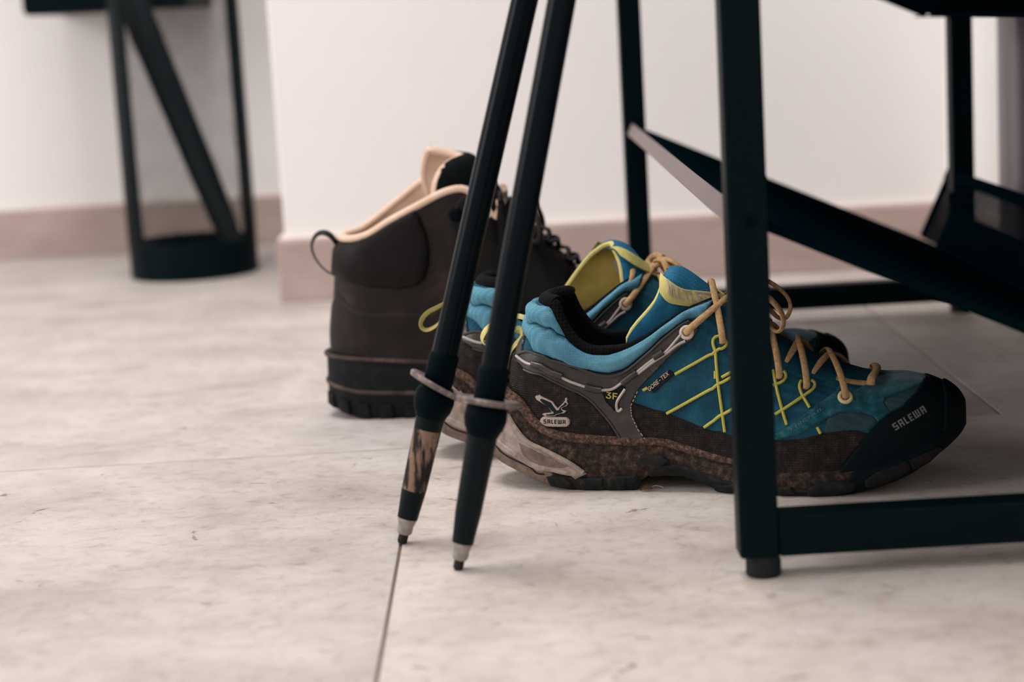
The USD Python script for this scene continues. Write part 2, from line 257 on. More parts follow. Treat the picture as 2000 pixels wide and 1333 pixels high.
pole('left black trekking pole with brown mud-scuffed tip leaning on the shoe rack', (-0.0748, 1.1045, 0.0003), along_line((-0.0748, 1.1045, 0), (0.0165, 1.109, 0.315), 1.08), True, (0.34, 0.10))
pole('right black trekking pole with clean black tip, nearest the camera', (-0.0398, 1.0425, 0.0003), along_line((-0.0398, 1.0425, 0), (0.0362, 1.047, 0.315), 1.08), False, (-0.03, 0.12))

# ------------------------------------------------------------------ mesh umbrella stand, umbrella and wall cabinet in the background
M_wire = plain('black_wire', srgb(8, 22, 26), 0.5, spec=0.3)
M_umbrella = mottled('black_umbrella_nylon', [(0.3, srgb(6, 20, 24)), (0.7, srgb(10, 26, 31))], scale=80, rough=0.6, bump=0.2)
bx0, by0, BR = -0.4115, 2.462, 0.0825
stand = thing('umbrella_stand', 'tall black wire mesh umbrella stand on the floor by the far wall', 'umbrella stand', (bx0, by0, 0))
obj('base', lathe([(0, 0), (0, BR-0.002), (0.002, BR), (0.044, BR), (0.046, BR-0.001), (0.046, BR-0.003), (0.006, BR-0.003), (0.006, 0)], 64), M_black, stand)
obj('top_rim', lathe([(0.386, BR-0.004), (0.386, BR+0.001), (0.405, BR+0.001), (0.405, BR-0.004), (0.386, BR-0.004)], 64), M_black, stand)
V, Fc = [], []
NW, ZB, ZT = 190, 0.044, 0.388; nseg = 48
for sgn in (1, -1):                                             # two families of helical wires make the diamond mesh
    for w in range(NW):
        a0 = 2*np.pi*w/NW; zz = np.linspace(ZB, ZT, nseg); aa = a0+sgn*(zz-ZB)/BR
        c = np.stack([BR*np.cos(aa)*0.992, BR*np.sin(aa)*0.992, zz], 1); rad = np.stack([np.cos(aa), np.sin(aa), 0*aa], 1)
        tan = np.gradient(c, axis=0); tan /= np.linalg.norm(tan, axis=1, keepdims=True); sd = np.cross(tan, rad); b0 = len(V); r_ = 0.00013
        for q in range(nseg): V += [c[q]+rad[q]*r_, c[q]+sd[q]*r_-rad[q]*r_*0.5, c[q]-sd[q]*r_-rad[q]*r_*0.5]
        for q in range(nseg-1):
            for e in range(3):
                i0, i1 = b0+3*q+e, b0+3*q+(e+1) % 3; Fc += [[i0, i1, i1+3], [i0, i1+3, i0+3]]
obj('wire_mesh', trimesh.Trimesh(np.array(V), Fc, process=False), M_wire, stand, smooth=False, kind='stuff')
def arc_plate(a0, a1, z0, z1, R, th=0.0015, k=10):
    a = np.linspace(a0, a1, k); ring = []
    for r, z in ((R, z0), (R, z1), (R-th, z1), (R-th, z0)): ring.append(np.stack([r*np.cos(a), r*np.sin(a), np.full(k, z)], 1))
    Vv = np.stack(ring, 1).reshape(-1, 3); f = []
    for i in range(k-1):
        for q in range(4):
            r = (q+1) % 4; f += [[i*4+q, (i+1)*4+q, (i+1)*4+r], [i*4+q, (i+1)*4+r, i*4+r]]
    f += [[0, 1, 2], [0, 2, 3], [(k-1)*4, (k-1)*4+2, (k-1)*4+1], [(k-1)*4, (k-1)*4+3, (k-1)*4+2]]
    return trimesh.Trimesh(Vv, f, process=False)
view = math.atan2(-by0, -bx0)
for cc, hw in ((view+math.pi/2, 0.60), (view-math.pi/2, 0.68)): obj('side_strip', arc_plate(cc-hw, cc+hw, 0.044, 0.388, BR+0.0006), M_black, stand)
umb = thing('umbrella', 'closed black umbrella leaning inside the mesh umbrella stand', 'umbrella', (0, 0, 0))
u0, u1 = np.array([-0.352, 2.462, 0.0135]), np.array([-0.4545, 2.452, 0.335]); ud = (u1-u0)/np.linalg.norm(u1-u0)
def folded(profile, axis, k=48, amp=0.08):
    m = lathe(profile, k, axis); V_ = m.vertices.copy().reshape(len(profile), k, 3); z = np.array(axis[1]); cen = V_.mean(1, keepdims=True)
    V_ = cen+(V_-cen)*(1+amp*np.cos(np.arange(k)*2*np.pi*8/k+np.arange(len(profile))[:, None]*0.9))[..., None]
    return trimesh.Trimesh(V_.reshape(-1, 3), m.faces, process=False)
uL = 0.52
obj('canopy', folded([(0.02, 0), (0.02, 0.012), (0.06, 0.0165), (0.12, 0.0175), (0.22, 0.018), (0.35, 0.0185), (0.45, 0.017), (uL, 0.012), (uL, 0)], (u0, ud)), M_umbrella, umb)
obj('ferrule', lathe([(0, 0), (0, 0.0035), (0.03, 0.0045), (0.03, 0)], 16, (u0, ud)), M_blackmat, umb)
obj('strap', lathe([(0.30, 0.0195), (0.30, 0.0202), (0.325, 0.0202), (0.325, 0.0195)], 32, (u0, ud)), M_umbrella, umb)
hp = [u0+ud*uL, u0+ud*(uL+0.06), u0+ud*(uL+0.10)+[-0.01, 0, 0.005], u0+ud*(uL+0.11)+[-0.045, 0, 0.0], u0+ud*(uL+0.075)+[-0.06, 0, -0.01]]
obj('handle', tube(spline(hp, 30), 0.009, k=14), M_blackmat, umb)
cab = thing('wall_cabinet', 'dark cabinet hung on the far wall above the floor', 'cabinet', (-0.51, 2.65, 0.345))
obj('body', bevel_box((-0.112, -0.10, 0.0), (0.105, 0.114, 0.55), 0.002), M_black, cab)
obj('door_panel', bevel_box((-0.110, -0.118, 0.003), (0.103, -0.1005, 0.547), 0.002), M_black, cab)

# ------------------------------------------------------------------ shoes: lofted lasts that carry traced overlays
class Surf:
    """A loft P[station, height] with outward normals; points on it are addressed by (u, v) in 0..1."""
    def __init__(s, P, flip=False):
        s.P = P; du, dv = np.gradient(P, axis=0), np.gradient(P, axis=1); n = np.cross(du, dv); l = np.linalg.norm(n, axis=2, keepdims=True)
        n = n/np.maximum(l, 1e-12); n[0], n[-1] = n[1], n[-2]; s.N = -n if flip else n; s.flip = flip; s.nu, s.nv = P.shape[:2]
    def at(s, uv, off=0.0):
        uv = np.atleast_2d(uv); c = np.stack([np.clip(uv[:, 0], 0, 1)*(s.nu-1), np.clip(uv[:, 1], 0, 1)*(s.nv-1)])
        p = np.stack([map_coordinates(s.P[..., k], c, order=1, mode='nearest') for k in range(3)], 1)
        n = np.stack([map_coordinates(s.N[..., k], c, order=1, mode='nearest') for k in range(3)], 1); n /= np.linalg.norm(n, axis=1, keepdims=True)+1e-12
        return p+n*(off if np.ndim(off) == 0 else np.asarray(off)[:, None]), n
    def mesh(s, off=0.0, u0=0, u1=None, v0=0):
        P = (s.P+s.N*off)[u0:u1, v0:]; a, b = P.shape[:2]; i, j = np.meshgrid(np.arange(a-1), np.arange(b-1), indexing='ij'); q = (i*b+j).ravel()
        f = np.stack([q, q+b, q+b+1, q+1], 1); f = np.vstack([f[:, [0, 1, 2]], f[:, [0, 2, 3]]])
        if s.flip: f = f[:, ::-1]
        return trimesh.Trimesh(P.reshape(-1, 3), f, process=False)
def loft_stations(s0, s1, n):
    t = np.linspace(0, 1, n); c = (1-np.cos(np.pi*t))/2; return s0+(s1-s0)*(0.55*c+0.45*t)
def pch(d): k = sorted(d); return PchipInterpolator(k, [d[x] for x in k], extrapolate=True)
class Mapper:
    """Turns points seen on the photographed side of a shoe into (u, v) of its loft, so that an overlay lies on the shoe's own surface."""
    def __init__(s, surf, S, pose):
        R, O = pose; W = surf.P @ R.T + O; Nw = surf.N @ R.T; px = project(W); face = ((EYE-W)*Nw).sum(2) > 0
        U, V = np.meshgrid(np.linspace(0, 1, surf.nu), np.linspace(0, 1, surf.nv), indexing='ij'); a, b = px[face], np.stack([U[face], V[face]], 1)
        s.lin, s.near, s.S = LinearNDInterpolator(a, b), NearestNDInterpolator(a, b), S
    def __call__(s, pts):
        out = []
        for p in pts:
            if p[0] < 5: out.append((np.interp(p[0], s.S, np.linspace(0, 1, len(s.S))), p[1])); continue     # given as (station in metres, v)
            r = s.lin(p[0], p[1]); r = np.ravel(r)
            if np.isnan(r).any(): r = np.ravel(s.near(p[0], p[1]))
            out.append(tuple(r))
        return np.array(out)
LU, LV = 0.31, 0.10
def panel(surf, uv, h, edge=0.0012, pillow=0.0, pr=0.010, step=0.0024, holes=(), base=0.0, smooth_poly=0.0):
    """A raised patch on the loft: outline uv, thickness h with rounded edges, a skirt down into the surface."""
    sc = np.array([LU, LV]); poly = Polygon(np.asarray(uv)*sc, [np.asarray(q)*sc for q in holes]).buffer(0)
    if smooth_poly: poly = poly.buffer(smooth_poly).buffer(-2*smooth_poly).buffer(smooth_poly)
    out = []
    for g in getattr(poly, 'geoms', [poly]):
        if g.is_empty or g.area < 1e-7: continue
        rings = [g.exterior]+list(g.interiors); pts, loops = [], []
        for r in rings:
            n = max(8, int(r.length/(step*0.5))); q = np.array([r.interpolate(t, normalized=True).coords[0] for t in np.linspace(0, 1, n, endpoint=False)])
            q = np.vstack([q, np.array(r.coords)[:-1]]); order = np.argsort([r.project(Point(a)) for a in q]); q = q[order]
            q = q[np.r_[True, np.linalg.norm(np.diff(q, axis=0), axis=1) > 1e-5]]
            loops.append(np.arange(len(pts), len(pts)+len(q))); pts += list(q)
        x0, y0, x1, y1 = g.bounds; xs, ys = np.meshgrid(np.arange(x0, x1, step), np.arange(y0, y1, step*0.87)); xs = xs+(np.arange(len(ys)) % 2)[:, None]*step/2
        c = np.stack([xs.ravel(), ys.ravel()], 1); prepare(g); c = c[contains_xy(g, c[:, 0], c[:, 1])]
        if len(c): c = c[sdistance(g.boundary, spoints(c)) > step*0.35]
        inset = []
        for r_ in (edge*0.35, edge):                        # rows that carry the rounded edge
            e = g.buffer(-r_)
            for gg in getattr(e, 'geoms', [e]):
                if gg.is_empty: continue
                for r in [gg.exterior]+list(gg.interiors):
                    n = max(6, int(r.length/(step*0.6))); inset += [r.interpolate(t, normalized=True).coords[0] for t in np.linspace(0, 1, n, endpoint=False)]
        nb = len(pts); A = np.vstack([np.array(pts)] + ([np.array(inset)] if inset else []) + ([c] if len(c) else []))
        A = A+rng.normal(0, 1e-8, A.shape); tri = Delaunay(A).simplices
        cen = A[tri].mean(1); tri = tri[contains_xy(g, cen[:, 0], cen[:, 1])]
        ar = np.cross(A[tri[:, 1]]-A[tri[:, 0]], A[tri[:, 2]]-A[tri[:, 0]]); tri[ar < 0] = tri[ar < 0][:, ::-1]; tri = tri[np.abs(ar) > 1e-12]
        d = sdistance(g.boundary, spoints(A)); d[:nb] = 0
        t = np.clip(d/edge, 0, 1); off = base+h*(0.25+0.75*np.sqrt(1-(1-t)**2))+pillow*np.sqrt(np.clip(1-(1-np.clip(d/pr, 0, 1))**2, 0, 1))
        top, nn = surf.at(A/sc, off); V = [top]; f = [tri]; k = len(A)
        for lp in loops:
            low, _ = surf.at(A[lp]/sc, base-0.0006); V.append(low); m = len(lp); a = np.arange(m); b = (a+1) % m
            ext = np.array([[lp[i], k+i, k+j] for i, j in zip(a, b)]+[[lp[i], k+j, lp[j]] for i, j in zip(a, b)]); f.append(ext); k += m
        F_ = np.vstack(f)
        if surf.flip: F_ = F_[:, ::-1]
        out.append(trimesh.Trimesh(np.vstack(V), F_, process=False))
    return cat(out)
def polyround(pts, step=4.0, it=2):
    p = np.array(LineString(pts).segmentize(step).coords)
    for _ in range(it): p[1:-1] = (p[:-2]+2*p[1:-1]+p[2:])/4
    return p
def cord(surf, uv, r, n=40, off=None, ry=None, k=8, straight=False):
    uv = np.asarray(uv)
    if n == 0:
        sm_ = uv.copy()
        for _ in range(3): sm_[1:-1] = (sm_[:-2]+2*sm_[1:-1]+sm_[2:])/4
        p, nn = surf.at(sm_, off); return tube(p, r, ry, nn, k)
    path = np.array([np.interp(np.linspace(0, 1, n), np.linspace(0, 1, len(uv)), uv[:, q]) for q in (0, 1)]).T if straight else spline(uv*[LU, LV], n)/[LU, LV]
    p, nn = surf.at(path, r*0.7 if off is None else off); return tube(p, r, ry, nn, k)
BLOCK = {'S': ['##', '#.', '##', '.#', '##'], 'A': ['##', '##', '##', '##', '##'], 'L': ['#.', '#.', '#.', '#.', '##'], 'E': ['##', '#.', '##', '#.', '##']}
def block_word(word, slant=0.0):
    """Heavy squared capitals (A with a flat top, W as three posts on a bar): list of polygons, 1 unit high, and the word's width."""
    w, t, out, x = 0.62, 0.19, [], 0.0
    bar = lambda x0, y0, x1, y1: sbox(x+x0, y0, x+x1, y1)
    from shapely import union_all
    for ch in word:
        ww = w
        if ch == 'S': g = [bar(0, 0, w, t), bar(0, .42, w, .42+t), bar(0, 1-t, w, 1), bar(0, .42, t, 1), bar(w-t, 0, w, .6)]
        elif ch == 'A': g = [bar(0, 0, t, 1), bar(w-t, 0, w, 1), bar(0, 1-t, w, 1), bar(0, .36, w, .36+t)]
        elif ch == 'L': ww = .44; g = [bar(0, 0, t, 1), bar(0, 0, ww, t)]
        elif ch == 'E': ww = .5; g = [bar(0, 0, t, 1), bar(0, 0, ww, t), bar(0, .41, ww*.9, .41+t), bar(0, 1-t, ww, 1)]
        elif ch == 'W': ww = .86; g = [bar(0, 0, t, 1), bar(ww/2-t/2, 0, ww/2+t/2, 1), bar(ww-t, 0, ww, 1), bar(0, 0, ww, t)]
        out.append(union_all(g)); x += ww+.22
    return out, x-.22
def word_on(surf, mp, polys, width, a, b, up, base, th=0.0003):
    """Letters along the seen line a->b, 'up' the seen height vector."""
    a, b, up = np.array(a, float), np.array(b, float), np.array(up, float); ms = []
    for g in polys:
        for q in getattr(g, 'geoms', [g]):
            ring = lambda r: mp([a+(b-a)*x/width+up*y for x, y in np.array(r.segmentize(0.2).coords)[:-1]])
            ms.append(panel(surf, ring(q.exterior), th, edge=0.00008, step=0.0007, holes=[ring(i) for i in q.interiors], base=base))
    return cat(ms)
def text_on(surf, mp, text, a, b, up, base, bold=False):
    m = meshkit.text_mesh(text, 1.0, 0.02, bold); a, b, up = np.array(a, float), np.array(b, float), np.array(up, float); w = m.vertices[:, 0].max()
    uv = mp([a+(b-a)*x/w+up*y for x, y in m.vertices[:, :2]]); p, n = surf.at(uv, base+0.0003*(m.vertices[:, 2] > 0.01)); f = m.faces
    return trimesh.Trimesh(p, f if not surf.flip else f[:, ::-1], process=False)

def make_last(W, zbot, ztop, pw, qw, back, collar, s0, s1, nu=190, nv=64, med=0.94, med_collar=None, lean_len=0.08):
    """Two lofts (near side, far side) from the sole edge up to the collar, or to the ridge where the shoe is closed."""
    S = loft_stations(s0, s1, nu); out = []
    for side in (-1, 1):
        P = np.zeros((nu, nv, 3)); ft = np.linspace(0, np.pi/2, 400)
        for i, s in enumerate(S):
            w = max(float(W(s)), 0)*(1 if side < 0 else med); zb, zt = float(zbot(s)), float(ztop(s)); p, q = float(pw(s)), float(qw(s))
            y = w*np.cos(ft)**p; z = zb+(zt-zb)*np.sin(ft)**q; y[-1] = 0
            zc = (collar if side < 0 or med_collar is None else med_collar)(s) if s < collar_end[0] else 9
            k = np.searchsorted(z, zc); kk = min(max(k, 2), len(z)); yy, zz = y[:kk], z[:kk]
            if kk < len(z): yy, zz = np.r_[yy, np.interp(zc, z, y)], np.r_[zz, zc]
            L = np.r_[0, np.cumsum(np.hypot(np.diff(yy), np.diff(zz)))]; t = np.linspace(0, L[-1], nv); yy, zz = np.interp(t, L, yy), np.interp(t, L, zz)
            lean = back(zz)*np.clip(1-(s-s0)/lean_len, 0, 1)**1.2
            P[i] = np.stack([s+lean, side*yy, zz], 1)
        out.append(Surf(P, flip=side > 0))
    return S, out[0], out[1]
collar_end = [0.147]
def make_sole(W, zbot, ztop, s0, s1, nu=170, nv=16, med=0.88, bulge=0.0018, tuck=0.93, flare=0.008, flare_len=0.05):
    S = loft_stations(s0, s1, nu); out = []
    for side in (-1, 1):
        P = np.zeros((nu, nv, 3))
        for i, s in enumerate(S):
            w = max(float(W(s)), 0)*(1 if side < 0 else med); v = np.linspace(0, 1, nv); z = float(zbot(s))+(float(ztop(s))-float(zbot(s)))*v
            y = w*(tuck+(1-tuck)*np.clip(v*3, 0, 1))*(1-0.07*np.clip((v-0.75)*4, 0, 1))+(bulge*np.sin(np.pi*v) if w > .004 else 0)
            P[i] = np.stack([s+flare*v*np.clip(1-(s-s0)/flare_len, 0, 1)-0.004*np.clip(0.35-v, 0, 1)*np.clip((s-s1+.06)/.06, 0, 1), side*y, z], 1)
        out.append(Surf(P, flip=side > 0))
    return S, out[0], out[1]
def strip(a, b, flip=False):
    n = len(a); V = np.vstack([a, b]); i = np.arange(n-1); f = np.vstack([np.stack([i, i+1, n+i+1], 1), np.stack([i, n+i+1, n+i], 1)])
    return trimesh.Trimesh(V, f[:, ::-1] if flip else f, process=False)

# --- the approach shoe
UW = pch({0: 0, .0012: .0065, .004: .0125, .009: .019, .016: .0245, .026: .0288, .04: .0312, .06: .0325, .09: .0335, .12: .0355, .15: .0415, .18: .0475, .205: .0498, .23: .0478, .25: .043, .268: .0358, .282: .0272, .2905: .019, .2955: .0115, .298: .005, .2988: 0})
SW = pch({-.0125: 0, -.0118: .0055, -.009: .0125, -.004: .0192, .004: .0255, .015: .0305, .03: .0338, .05: .0358, .085: .0362, .12: .0378, .15: .0432, .18: .0495, .205: .0522, .23: .0502, .25: .0452, .268: .0378, .283: .0285, .2915: .02, .2965: .0122, .299: .0055, .3: 0})
SB = pch({-.0125: .026, -.005: .0185, .01: .0122, .03: .0045, .05: .0006, .09: 0, .0945: .0055, .1: .0095, .12: .0105, .135: .0062, .15: .0012, .165: 0, .21: 0, .2416: .004, .267: .012, .28: .02, .29: .026, .3: .033})
ST = pch({-.0125: .067, -.004: .0635, .009: .0575, .022: .0445, .035: .0375, .055: .0338, .08: .0322, .11: .0312, .1225: .028, .155: .0205, .19: .017, .223: .0178, .245: .0205, .267: .026, .283: .0335, .3: .042})
UB = lambda s: float(ST(s))-0.006
UT = pch({0: .158, .09: .158, .11: .147, .125: .138, .1395: .1275, .16: .1125, .18: .0970, .203: .0835, .225: .0745, .2415: .0695, .2515: .0675, .262: .0675, .274: .0655, .285: .0615, .2925: .057, .297: .0515, .2988: .047})
UP = pch({0: .34, .09: .34, .13: .5, .155: .72, .2: .8, .25: .72, .2988: .6}); UQ = pch({0: 1, .15: .95, .2: .92, .25: .85, .2988: .8})
UC = pch({0: .1245, .014: .1245, .027: .1215, .037: .1105, .051: .0975, .068: .0918, .085: .0930, .1: .0990, .115: .1090, .13: .1180, .147: .1225})
BK = pch({.02: .002, .06: .003, .08: .0055, .09: .0095, .1: .0165, .115: .0205, .122: .0255, .126: .034})
collar_end[0] = 0.147
S_u, LAT, MED = make_last(UW, UB, UT, UP, UQ, BK, UC, 0, .2988)
S_s, SLAT, SMED = make_sole(SW, SB, ST, -.0125, .3)
def pose_of(x, y, yaw): c, s = math.cos(yaw), math.sin(yaw); return np.array([[c, -s, 0], [s, c, 0], [0, 0, 1]]), np.array([x, y, 0])
NEAR = (-0.0073, 1.2549, math.radians(-13)); pose = pose_of(*NEAR)
mu, ms = Mapper(LAT, S_u, pose), Mapper(SLAT, S_s, pose)
c1 = lambda *p: [(x/4+940, y/4+460) for x, y in p]
c2 = lambda *p: [(x/4+940, y/4+700) for x, y in p]
c3 = lambda *p: [(x/4+1400, y/4+560) for x, y in p]
c4 = lambda *p: [(x/4+1400, y/4+700) for x, y in p]

B_ = srgb
M_mesh = knit('blue_spacer_mesh', [(.3, B_(14, 66, 86)), (.5, B_(20, 88, 112)), (.72, B_(44, 106, 122))], cell=1350, nscale=60, mix=.65, dark=B_(4, 34, 50), dist=.0004)
M_collar = knit('light_blue_collar_mesh', [(.3, B_(78, 134, 156)), (.55, B_(100, 158, 178)), (.75, B_(112, 168, 188))], cell=1250, nscale=50, mix=.6, dark=B_(36, 92, 120), dist=.0004)
M_tongue = knit('bright_blue_tongue_mesh', [(.3, B_(20, 96, 130)), (.55, B_(30, 116, 152)), (.75, B_(52, 136, 166))], cell=1250, nscale=50, mix=.6, dark=B_(8, 62, 94), dist=.0004)
M_rand = knit('brown_muddy_knit', [(.25, B_(18, 18, 18)), (.42, B_(38, 34, 33)), (.56, B_(56, 48, 45)), (.66, B_(84, 60, 50)), (.8, B_(118, 94, 84))], cell=210, nscale=170, kind='rib', mix=.8, dark=B_(15, 15, 16), rough=.9, bump=.8)
M_dirt = mottled('dirty_midsole_foam', [(.28, B_(20, 19, 18)), (.46, B_(44, 36, 32)), (.58, B_(72, 55, 46)), (.75, B_(118, 92, 78))], scale=260, detail=6, rough=.95, bump=.9, bscale=1400, dist=.0009)
M_suede = mottled('teal_suede', [(.3, B_(10, 58, 70)), (.5, B_(22, 84, 98)), (.72, B_(64, 122, 132))], scale=150, rough=.95, spec=.15, bump=.5, bscale=1600, sheen=.25)
M_window = knit('grey_teal_mesh', [(.3, B_(40, 66, 74)), (.6, B_(58, 88, 96))], cell=1400, nscale=80, mix=.5, dark=B_(16, 36, 44), dist=.0003)
M_cage = mottled('grey_brown_cage_plastic', [(.3, B_(38, 34, 33)), (.55, B_(52, 46, 44)), (.78, B_(76, 66, 60))], scale=120, rough=.33, spec=.5, bump=.12)
M_cable = plain('silver_cable', B_(176, 166, 160), .3, .35)
M_toe = mottled('black_toe_rubber', [(.3, B_(4, 17, 21)), (.6, B_(7, 22, 26)), (.8, B_(18, 28, 29))], scale=120, rough=.62, spec=.1, bump=.25)
M_out = mottled('worn_outsole_rubber', [(.3, B_(14, 20, 22)), (.5, B_(27, 30, 31)), (.68, B_(52, 43, 38)), (.8, B_(84, 66, 56))], scale=140, rough=.75, spec=.2, bump=.4)
M_heelgrey = mottled('grey_heel_plastic', [(.25, B_(96, 82, 74)), (.45, B_(142, 126, 116)), (.62, B_(164, 150, 140)), (.8, B_(128, 104, 90))], scale=120, rough=.5, spec=.4, bump=.2)
M_fuzz = mottled('brown_fuzzy_rim', [(.28, B_(32, 27, 25)), (.45, B_(74, 58, 50)), (.58, B_(112, 86, 74)), (.75, B_(150, 122, 108))], scale=420, detail=5, rough=.95, bump=1.0, bscale=1800, dist=.001)
M_groove = mottled('dusty_heel_recess', [(.3, B_(84, 70, 62)), (.6, B_(122, 104, 92)), (.8, B_(140, 122, 110))], scale=120, rough=.7, bump=.2)
M_lining = knit('black_lining', [(.3, B_(9, 12, 14)), (.7, B_(18, 18, 20))], cell=420, nscale=80, mix=.5, dark=B_(3, 6, 8), rough=.9, spec=.1)
M_cord = plain('yellow_cord', B_(190, 180, 74), .6, bump=.2, bscale=3000)
M_webbing = mottled('pale_yellow_webbing', [(.3, B_(196, 184, 104)), (.7, B_(214, 204, 132))], scale=300, rough=.8, bump=.4, bscale=2500)
M_ylining = knit('yellow_tongue_lining', [(.3, B_(186, 160, 78)), (.7, B_(206, 184, 98))], cell=260, nscale=60, kind='rib', mix=.25, dark=B_(150, 124, 54))
M_lace = mottled('tan_lace', [(.25, B_(166, 124, 84)), (.5, B_(192, 154, 108)), (.75, B_(212, 182, 138))], scale=420, rough=.85, spec=.2, bump=.6, bscale=2600)
M_eyelet = plain('pale_eyelet_ring', B_(206, 192, 182), .4, .15)
M_eyelety = plain('yellow_eyelet_ring', B_(214, 202, 150), .5)
M_pale = plain('pale_grey_print', B_(172, 156, 148), .55)
M_worn = plain('worn_grey_print', B_(96, 122, 126), .7)
M_dark = plain('dark_print', B_(14, 24, 28), .6, spec=.2)
M_tagtext = plain('beige_print', B_(196, 174, 148), .6)
M_toetext = plain('grey_print', B_(122, 118, 112), .6)
M_stitch = plain('pale_thread', B_(176, 158, 140), .8)

# outlines seen on the photographed side, as (u, v) on the loft
O_heelpad = mu(c1((540, 562), (572, 610), (620, 700), (668, 795), (600, 765), (520, 725), (440, 685), (400, 700))+[(.0, .86), (.0, .945), (.012, .945)])
O_collar = mu(c1((398, 690), (440, 690), (520, 732), (600, 772), (668, 802), (720, 850), (800, 905), (900, 930), (1000, 930), (1130, 885), (1300, 785), (1450, 680), (1590, 578))+[(.1445, .985)]+c1((1735, 650), (1615, 652), (1400, 800), (1230, 955), (1120, 1040), (1000, 1075), (850, 1050), (650, 990), (500, 940), (420, 910))+[(.0, .66), (.0, .86)])
O_cage = mu([(.0, .665), (.0, .57)]+c1((290, 985), (340, 1040), (450, 1090), (600, 1160), (750, 1230), (850, 1290), (930, 1370), (1000, 1450), (1080, 1570), (1135, 1650), (1345, 1655), (1290, 1600), (1235, 1500), (1185, 1400), (1180, 1300), (1225, 1210), (1310, 1115), (1400, 1028), (1475, 945), (1570, 868), (1650, 820), (1700, 740), (1690, 680), (1615, 655), (1400, 806), (1230, 961), (1120, 1046), (1000, 1081), (850, 1056), (650, 996), (500, 946), (400, 905), (330, 915)))
H_cage = mu(c1((955, 1225), (1090, 1165), (1128, 1185), (1085, 1265), (1065, 1310), (1075, 1365), (1045, 1362), (985, 1300)))
O_randheel = mu([(.0, .585), (.0, .0), (.03, .0), (.06, .0)]+c2((1330, 720))+c1((1345, 1640), (1130, 1640), (1070, 1560), (1000, 1455), (930, 1375), (850, 1295), (750, 1235), (600, 1165), (450, 1095), (340, 1046), (285, 990)))
O_rand = mu(c2((1185, 345), (1350, 402), (1550, 470), (1700, 530), (1900, 590), (2010, 612))+c4((300, 625), (450, 640), (560, 640), (700, 622), (820, 588), (950, 575), (1060, 560))+c4((1190, 590), (1060, 740), (930, 900))+[(.2, .0), (.16, .0), (.115, .0)]+c2((1260, 700), (1150, 520), (1100, 380), (1150, 330)))
O_suede = mu(c4((440, 602), (560, 535), (700, 425), (850, 318), (930, 262), (960, 215), (1010, 230), (1090, 250), (1150, 215), (1210, 190), (1245, 150))+[(.252, .99), (.262, 1.0), (.277, 1.0)]+c4((1625, 170), (1600, 205), (1500, 240), (1400, 285), (1315, 312), (1300, 345), (1345, 430), (1300, 470), (1260, 495), (1230, 458), (1130, 420), (960, 420), (880, 458), (760, 530), (640, 600), (460, 640)))
O_wintoe = mu(c4((1312, 318), (1400, 292), (1500, 246), (1598, 210), (1560, 270), (1450, 375), (1350, 425), (1305, 345)))
O_winlow = mu(c4((870, 470), (960, 428), (1130, 428), (1222, 465), (1250, 497), (1180, 570), (1060, 560), (950, 575), (830, 585)))
O_toe = mu(c4((930, 905), (1060, 738), (1200, 565), (1262, 498), (1350, 432), (1452, 378), (1562, 272), (1606, 208), (1630, 165))+[(.2785, 1.0), (.2988, 1.0), (.2988, .0), (.27, .0), (.235, .0)])
O_bumper = mu([(.2855, 1.0), (.2988, 1.0), (.2988, .0), (.284, .0), (.2865, .3), (.287, .6)])
O_tag = mu(c1((1305, 1180), (1470, 1050), (1515, 1085), (1350, 1232)))
O_gusset = mu(c3((470, 440), (560, 400), (700, 480), (900, 590), (1010, 690), (1120, 715), (1060, 790), (960, 800), (880, 760), (740, 690), (560, 700), (440, 600)))
P_eye = dict(E6=mu([(1342, 650)])[0], E5=mu([(1411, 669)])[0], E4=mu([(1459, 703)])[0], E3=mu([(1521, 738)])[0], E2=mu([(1574, 758)])[0], E1=mu([(1650, 779)])[0], E0=mu([(1700, 752)])[0])
E16 = lambda *p: [(1030+x/16.66, 760+y/16.66) for x, y in p]
O_eagle = mu(E16((285, 245), (335, 185), (370, 215), (415, 165), (450, 200), (510, 245), (620, 290), (760, 360), (850, 400), (930, 520), (1010, 615), (1080, 545), (1170, 460), (1235, 375), (1245, 285), (1300, 265), (1325, 320), (1310, 395), (1352, 480), (1290, 552), (1180, 592), (1138, 632), (1170, 668), (1300, 700), (1215, 785), (1100, 800), (960, 840), (925, 880), (600, 880), (500, 820), (560, 780), (820, 750), (780, 700), (700, 570), (600, 515), (480, 440), (420, 400), (330, 345)))
O_eagle2 = mu(E16((445, 330), (500, 305), (640, 360), (790, 425), (880, 560), (975, 690), (1055, 668), (1068, 610), (1130, 545), (1205, 495), (1240, 425), (1285, 445), (1312, 485), (1235, 550), (1130, 590), (1106, 640), (1150, 695), (1200, 722), (1130, 768), (960, 806), (895, 852), (640, 850), (650, 810), (885, 785), (878, 738), (800, 690), (715, 575), (600, 495), (490, 405)))
def pill(a, b, r, n=10):
    a, b = np.array(a, float), np.array(b, float); d = (b-a)/np.linalg.norm(b-a); q = np.array([-d[1], d[0]]); t = np.linspace(0, np.pi, n)
    return [tuple(b+r*(np.sin(x)*d+np.cos(x)*q)) for x in t]+[tuple(a-r*(np.sin(x)*d+np.cos(x)*q)) for x in t]
O_pill = mu(pill((1066, 822.5), (1105, 824), 9.6)); O_pill2 = mu(pill((1066.5, 822.3), (1104.5, 823.8), 7.4))
O_heelgrey = ms([(-.0125, .36), (-.0125, .93)]+c2((212, 440), (260, 520), (330, 620), (480, 715), (640, 795), (760, 865), (825, 902), (738, 945), (700, 915), (560, 885), (440, 876), (410, 850), (300, 796), (150, 698)))
O_heelgap = ms(c2((305, 655), (400, 700), (560, 772), (690, 840), (640, 856), (400, 800), (335, 745)))
